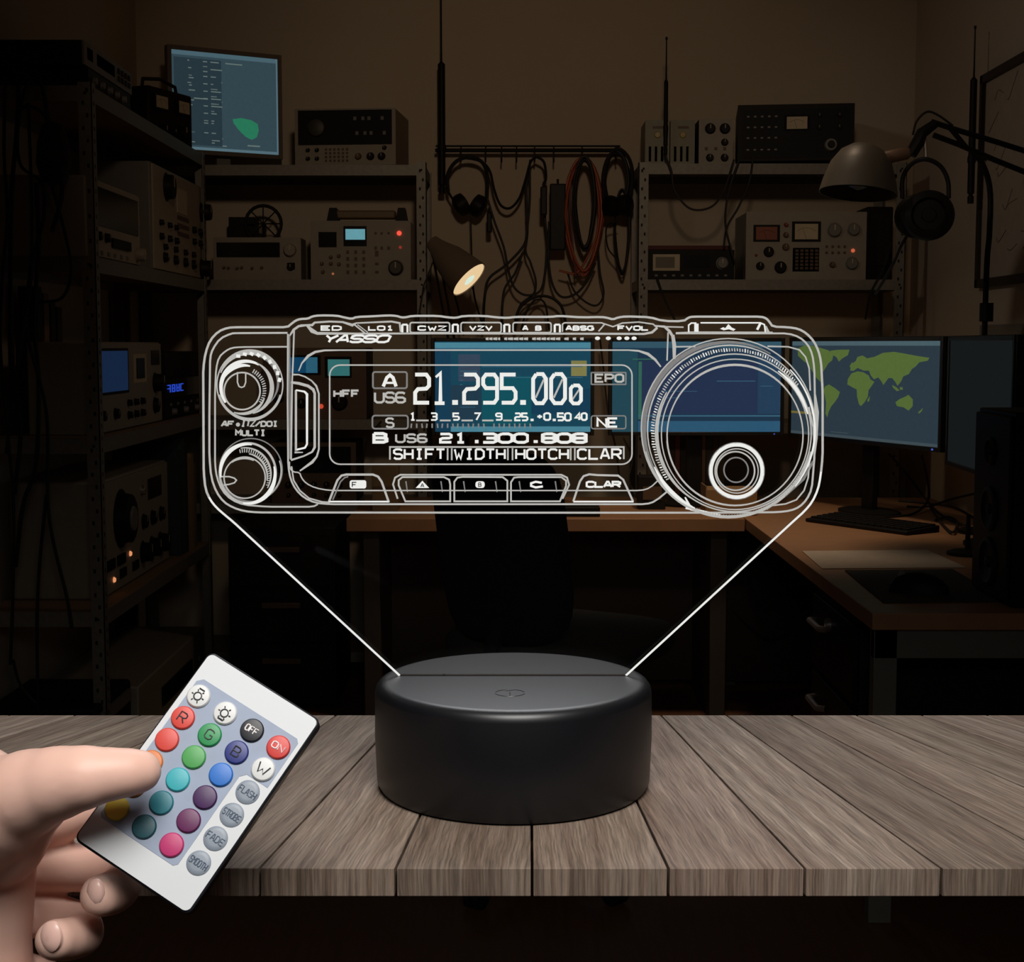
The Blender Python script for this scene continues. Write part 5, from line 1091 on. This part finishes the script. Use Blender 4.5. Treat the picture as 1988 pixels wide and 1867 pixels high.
mb.use(G_HI); text(mb, 'SHIFT', 765, 872, 863, 890.5, 4.2, .32); text(mb, 'WIDTH', 883, 872, 980, 890.5, 4.2, .32); text(mb, 'HOTCH', 1002, 872, 1103, 890.5, 4.2, .3); text(mb, 'CLAR', 1122, 872, 1205, 890.5, 4.2, .32)
done(mb, 'engraved_soft_key_labels')

# ------------------------------------------------------------------ remote control
rem = thing('remote_control', 'white remote control with coloured round buttons held at the left', 'remote control')
a_, b2_, c2_ = .5722, -.4951, .0417
RW, RH = .0394, .0642
RM = Matrix.Rotation(c2_, 4, 'Z') @ Matrix.Rotation(b2_, 4, 'X') @ Matrix.Rotation(a_, 4, 'Y'); RM.translation = Vector((-.0888, .415, 1.2472))
rem.location = RM.to_translation(); rem.rotation_euler = RM.to_euler()
def card(W, H, y0, y1, r, name, m, parent=rem, bev=0):
    P = []
    for (cx, cz, a) in ((W/2-r, H/2-r, 0), (-W/2+r, H/2-r, 90), (-W/2+r, -H/2+r, 180), (W/2-r, -H/2+r, 270)):
        P += [(cx+r*math.cos(math.radians(a+90*k/6)), cz+r*math.sin(math.radians(a+90*k/6))) for k in range(7)]
    return MB().prism(P, y0, y1).build(name, m, parent, bev)
RBLK = mat('remote_black_shell', (.012, .013, .018), .35)
card(RW+.0002, RH+.0002, .0002, .0048, .0022, 'shell', RBLK, bev=.0005)
face = card(RW-.0010, RH-.0010, -.0003, .0003, .0018, 'face_plate', mat('remote_white', (.57, .59, .61), .5, 0, .02))
f2 = MB()
x0, x3, z0_, z1_ = -.445*RW, .455*RW, -.365*RH, .375*RH
sx = .235*RW
f2.prism([(x0, z1_-.0015), (x0+.0015, z1_), (x3-.001, z1_), (x3, z1_-.001), (x3, .125*RH), (sx+.0015, .125*RH), (sx, .10*RH), (sx, z0_+.001), (sx-.001, z0_), (x0+.001, z0_), (x0, z0_+.001)], -.00042, -.0002)
f2.build('button_field', mat('remote_blue_grey', (.25, .30, .40), .5, 0, .10, 200), rem, smooth=False)
us = [-.362, -.122, .118, .352]; vs_ = [.298, .181, .063, -.055, -.175, -.298]
bc = {'white': (.85, .86, .85), 'black': (.003, .005, .012), 'red': (.75, .045, .035), 'green': (.02, .33, .10), 'blue': (.02, .035, .24), 'light red': (.80, .065, .045), 'light green': (.08, .42, .10), 'bright blue': (.025, .20, .70), 'grey': (.30, .35, .42),
      'orange': (.80, .22, .04), 'cyan': (.04, .48, .55), 'purple': (.060, .008, .10), 'amber': (.8, .35, .04), 'teal': (.02, .21, .27), 'plum': (.14, .010, .10), 'yellow': (.80, .58, .05), 'dark teal': (.006, .09, .12), 'pink': (.60, .03, .18)}
G_ = [['white', 'white', 'black', 'red'], ['light red', 'green', 'blue', 'white'], ['light red', 'light green', 'bright blue', 'grey'], ['orange', 'cyan', 'purple', 'grey'], ['amber', 'teal', 'plum', 'grey'], ['yellow', 'dark teal', 'pink', 'grey']]
TX = {(0, 2): 'OFF', (0, 3): 'ON', (1, 0): 'R', (1, 1): 'G', (1, 2): 'B', (1, 3): 'W', (2, 3): 'FLASH', (3, 3): 'STROBE', (4, 3): 'FADE', (5, 3): 'SMOOTH'}
INKD = mat('dark_print', (.03, .03, .035), .6); INKL = mat('white_print', (.85, .8, .8), .6); INKG = mat('slate_print', (.09, .12, .17), .6)
rb = .00345
for r in range(6):
    for c in range(4):
        cn = G_[r][c]; X, Z = us[c]*RW, vs_[r]*RH; m = mat('button_'+cn.replace(' ', '_'), tuple(q*.72 for q in bc[cn]), .45, 0, .05)
        flat = cn == 'grey'; tp = .0007 if flat else .0013
        T = Matrix.Translation((X, 0, Z)) @ Matrix.Rotation(PI/2, 4, 'X')
        b_ = MB().lathe([(rb, -.0001), (rb, tp*.6), (rb*.9, tp*.95), (rb*.6, tp*1.08), (0, tp*1.12)], T, 28).build('button', m, rem); b_['label'] = cn+' round button'+(' marked '+TX[(r, c)] if (r, c) in TX else (' with a brightness symbol' if r == 0 else ''))
        mb = MB(); ty = -(tp*1.12+.00006)
        if (r, c) in TX:
            s_ = TX[(r, c)]; hw = rb*(.5 if s_ == 'W' else .32 if len(s_) == 1 else .55 if len(s_) < 4 else .78); hz = rb*(.40 if len(s_) == 1 else .26)
            text(mb, s_, -hw, -hz, hw, hz, 1, .3, fn=lambda P, w2: mb.tube([(X+p[0], ty, Z-p[1]) for p in P], .00020 if len(s_) < 4 else .00015, 5))
            mb.build('printed_mark', INKL if cn in ('black', 'red') else INKG if flat else INKD, b_)
        elif r == 0:
            R0 = rb*.33
            mb.tube([(X+R0*math.cos(k*PI/8), ty, Z+R0*math.sin(k*PI/8)-.0002) for k in range(16)], .00020, 5, True)
            for k in range(6):
                a = k*PI/3; mb.tube([(X+R0*1.3*math.cos(a), ty, Z+R0*1.3*math.sin(a)-.0002), (X+R0*1.8*math.cos(a), ty, Z+R0*1.8*math.sin(a)-.0002)], .00018, 5)
            dz = .0020 if c == 0 else -.0022
            mb.tube([(X-.0009, ty, Z+dz), (X+.0009, ty, Z+dz)], .0002, 5)
            mb.build('printed_mark', INKD, b_)

# ------------------------------------------------------------------ hand
SKIN = mat('skin', (.72, .45, .365), .48, 0, .07, 60, .04, 0, None, .12, .4)
NAIL = mat('nail', (.74, .47, .40), .3, 0, .03, 100)
def sph(mb, p, r, n=12):
    mb.lathe([(r*math.sin(PI*k/n), -r*math.cos(PI*k/n)) for k in range(n+1)], Matrix.Translation(p), 18)
def chain(mb, pts):
    """(px, py, depth, radius px)"""
    P = [at(a, b, c) for a, b, c, d in pts]; Rr = [d*c/F for a, b, c, d in pts]
    Q = []
    for i in range(len(P)-1):
        n = 5
        for k in range(n):
            t = k/n
            a = P[i-1] if i else P[i]*2-P[i+1]; b, c = P[i], P[i+1]; d = P[i+2] if i+2 < len(P) else P[i+1]*2-P[i]
            q = .5*((2*b)+(c-a)*t+(2*a-5*b+4*c-d)*t*t+(3*b-a-3*c+d)*t**3)
            Q.append((q, Rr[i]+(Rr[i+1]-Rr[i])*(t*t*(3-2*t))))
    Q.append((P[-1], Rr[-1]))
    for q, r in Q: sph(mb, q, r)
    for i in range(len(Q)-1): mb.tube([Q[i][0], Q[i+1][0]], [Q[i][1]*.995, Q[i+1][1]*.995], 18)
mb = MB()
# thumb
chain(mb, [(272, 1497, .4002, 43), (240, 1500, .3982, 50), (200, 1504, .3968, 55), (152, 1511, .3965, 66), (98, 1524, .399, 76), (40, 1545, .403, 88), (-30, 1585, .410, 112), (-120, 1640, .425, 135)])
chain(mb, [(120, 1512, .402, 60), (60, 1570, .408, 66), (10, 1640, .415, 78)])
# thenar mass, palm edge and wrist
chain(mb, [(20, 1560, .412, 92), (0, 1640, .420, 76), (-4, 1720, .424, 74), (-10, 1800, .425, 74), (-20, 1900, .426, 84)])
chain(mb, [(-60, 1560, .424, 120), (-80, 1700, .428, 130), (-110, 1840, .430, 130), (-200, 1900, .430, 140)])
chain(mb, [(-80, 1660, .428, 130), (-250, 1720, .428, 150), (-420, 1790, .426, 160), (-640, 1880, .424, 170)])
# index finger runs behind the remote
chain(mb, [(-40, 1600, .438, 66), (70, 1600, .440, 54), (190, 1560, .440, 45), (300, 1530, .440, 40), (350, 1560, .440, 36), (356, 1596, .437, 31)])
# middle finger, curled back
chain(mb, [(-40, 1700, .440, 64), (80, 1682, .441, 50), (190, 1690, .438, 46), (232, 1712, .430, 43), (222, 1730, .420, 44), (196, 1738, .413, 43)])
# ring finger
chain(mb, [(-60, 1790, .440, 64), (40, 1770, .441, 50), (140, 1790, .436, 45), (160, 1812, .426, 43), (135, 1822, .415, 43), (108, 1824, .408, 42)])
# little finger
chain(mb, [(-70, 1880, .440, 54), (10, 1880, .438, 42), (90, 1900, .432, 38), (84, 1915, .422, 36), (50, 1925, .415, 34)])
me0 = bpy.data.meshes.new('hand_source'); me0.from_pydata(mb.v, [], mb.f)
bm = bmesh.new(); bm.from_mesh(me0); bmesh.ops.recalc_face_normals(bm, faces=bm.faces); bm.to_mesh(me0); bm.free()
tmp = bpy.data.objects.new('hand_source', me0); COL.objects.link(tmp)
rm = tmp.modifiers.new('r', 'REMESH'); rm.mode = 'VOXEL'; rm.voxel_size = .0009; rm.use_smooth_shade = True
sm = tmp.modifiers.new('s', 'SMOOTH'); sm.factor = .5; sm.iterations = 14
bpy.context.view_layer.update()
dg = bpy.context.evaluated_depsgraph_get(); ev = tmp.evaluated_get(dg); hm_ = bpy.data.meshes.new_from_object(ev)
bpy.data.objects.remove(tmp); hm_.name = 'hand'; hm_.materials.clear(); hm_.materials.append(SKIN)
ho = at(30, 1867, .44); hm_.transform(Matrix.Translation(-ho)); hm_.polygons.foreach_set('use_smooth', [True]*len(hm_.polygons))
hand = bpy.data.objects.new('hand', hm_); COL.objects.link(hand); hand.location = ho
tag(hand, 'bare hand reaching in from the left, thumb pressing the white remote', 'hand')
def nail(px_, py_, Y, rxp, rzp, rot, nrm):
    p = at(px_, py_, Y)-ho; s = Y/F; T = frame(p, nrm) @ Matrix.Rotation(rot, 4, 'Z') @ Matrix.Diagonal((rxp*s, rzp*s, 1, 1))
    MB().lathe([(1, -.0008), (.97, .0), (.8, .0006), (.4, .0011), (0, .0012)], T, 24).build('fingernail', NAIL, hand)
nail(184, 1732, .4084, 20, 27, 0, (-.35, -1, .15))
nail(98, 1818, .4032, 25, 31, 0, (-.35, -1, .2))

# ================================================================== LIGHTS
def area(name, loc, aim, size, power, col, spread=120, sy=None):
    L = bpy.data.lights.new(name, 'AREA'); L.shape = 'RECTANGLE'; L.size = size; L.size_y = sy or size; L.energy = power; L.color = col; L.spread = math.radians(spread)
    o = bpy.data.objects.new(name, L); COL.objects.link(o); o.location = loc
    o.rotation_euler = (Vector(aim)-Vector(loc)).to_track_quat('-Z', 'Y').to_euler(); return o
def spot(name, loc, aim, power, col, ang, blend=1, r=.1):
    L = bpy.data.lights.new(name, 'SPOT'); L.energy = power; L.color = col; L.spot_size = math.radians(ang); L.spot_blend = blend; L.shadow_soft_size = r
    o = bpy.data.objects.new(name, L); COL.objects.link(o); o.location = loc
    o.rotation_euler = (Vector(aim)-Vector(loc)).to_track_quat('-Z', 'Y').to_euler(); return o
area('added_key_over_table', (.05, .04, 1.86), (.0, .50, 1.22), .42, 2.8, (1, .97, .93), 100)  # added key light for the foreground, no fixture there
area('added_backlight_on_base', (.0, 1.35, 1.98), (0, .54, 1.25), .45, .42, (.96, .97, 1), 60)  # added backlight, puts a sheen on the top of the lamp base
spot('hand_light', (-.34, -.12, 1.36), (-.13, .42, 1.23), .12, (1, .98, .96), 24, .7, .06)  # added fill spot for the hand and remote only
spot('added_spot_wall', (.15, 1.0, 2.95), (.05, 6.5, 1.82), 63, (1, .745, .52), 46, 1, .15)  # added spot, brightens the middle of the back wall with soft falloff
spot('added_spot_right', (-1.1, 3.2, 2.9), (1.72, 5.1, 1.75), 18, (1, .89, .76), 60, 1, .12)  # added spot to lift the right wall and chart
spot('added_spot_left', (.9, 4.2, 2.7), (-1.25, 5.1, .85), 5, (1, .76, .52), 50, 1, .12)  # added weak warm spot to lift the lower left shelves
spot('added_spot_desk', (.75, 4.7, 3.0), (.55, 5.1, .75), 75, (1, .74, .52), 62, 1, .15)  # added downward spot to brighten the desk tops
sl_ = spot('desk_lamp_light', tuple(at(916, 548, 5.94)), tuple(at(990, 640, 5.90)), 3, (1, .78, .5), 110, .6, .05)
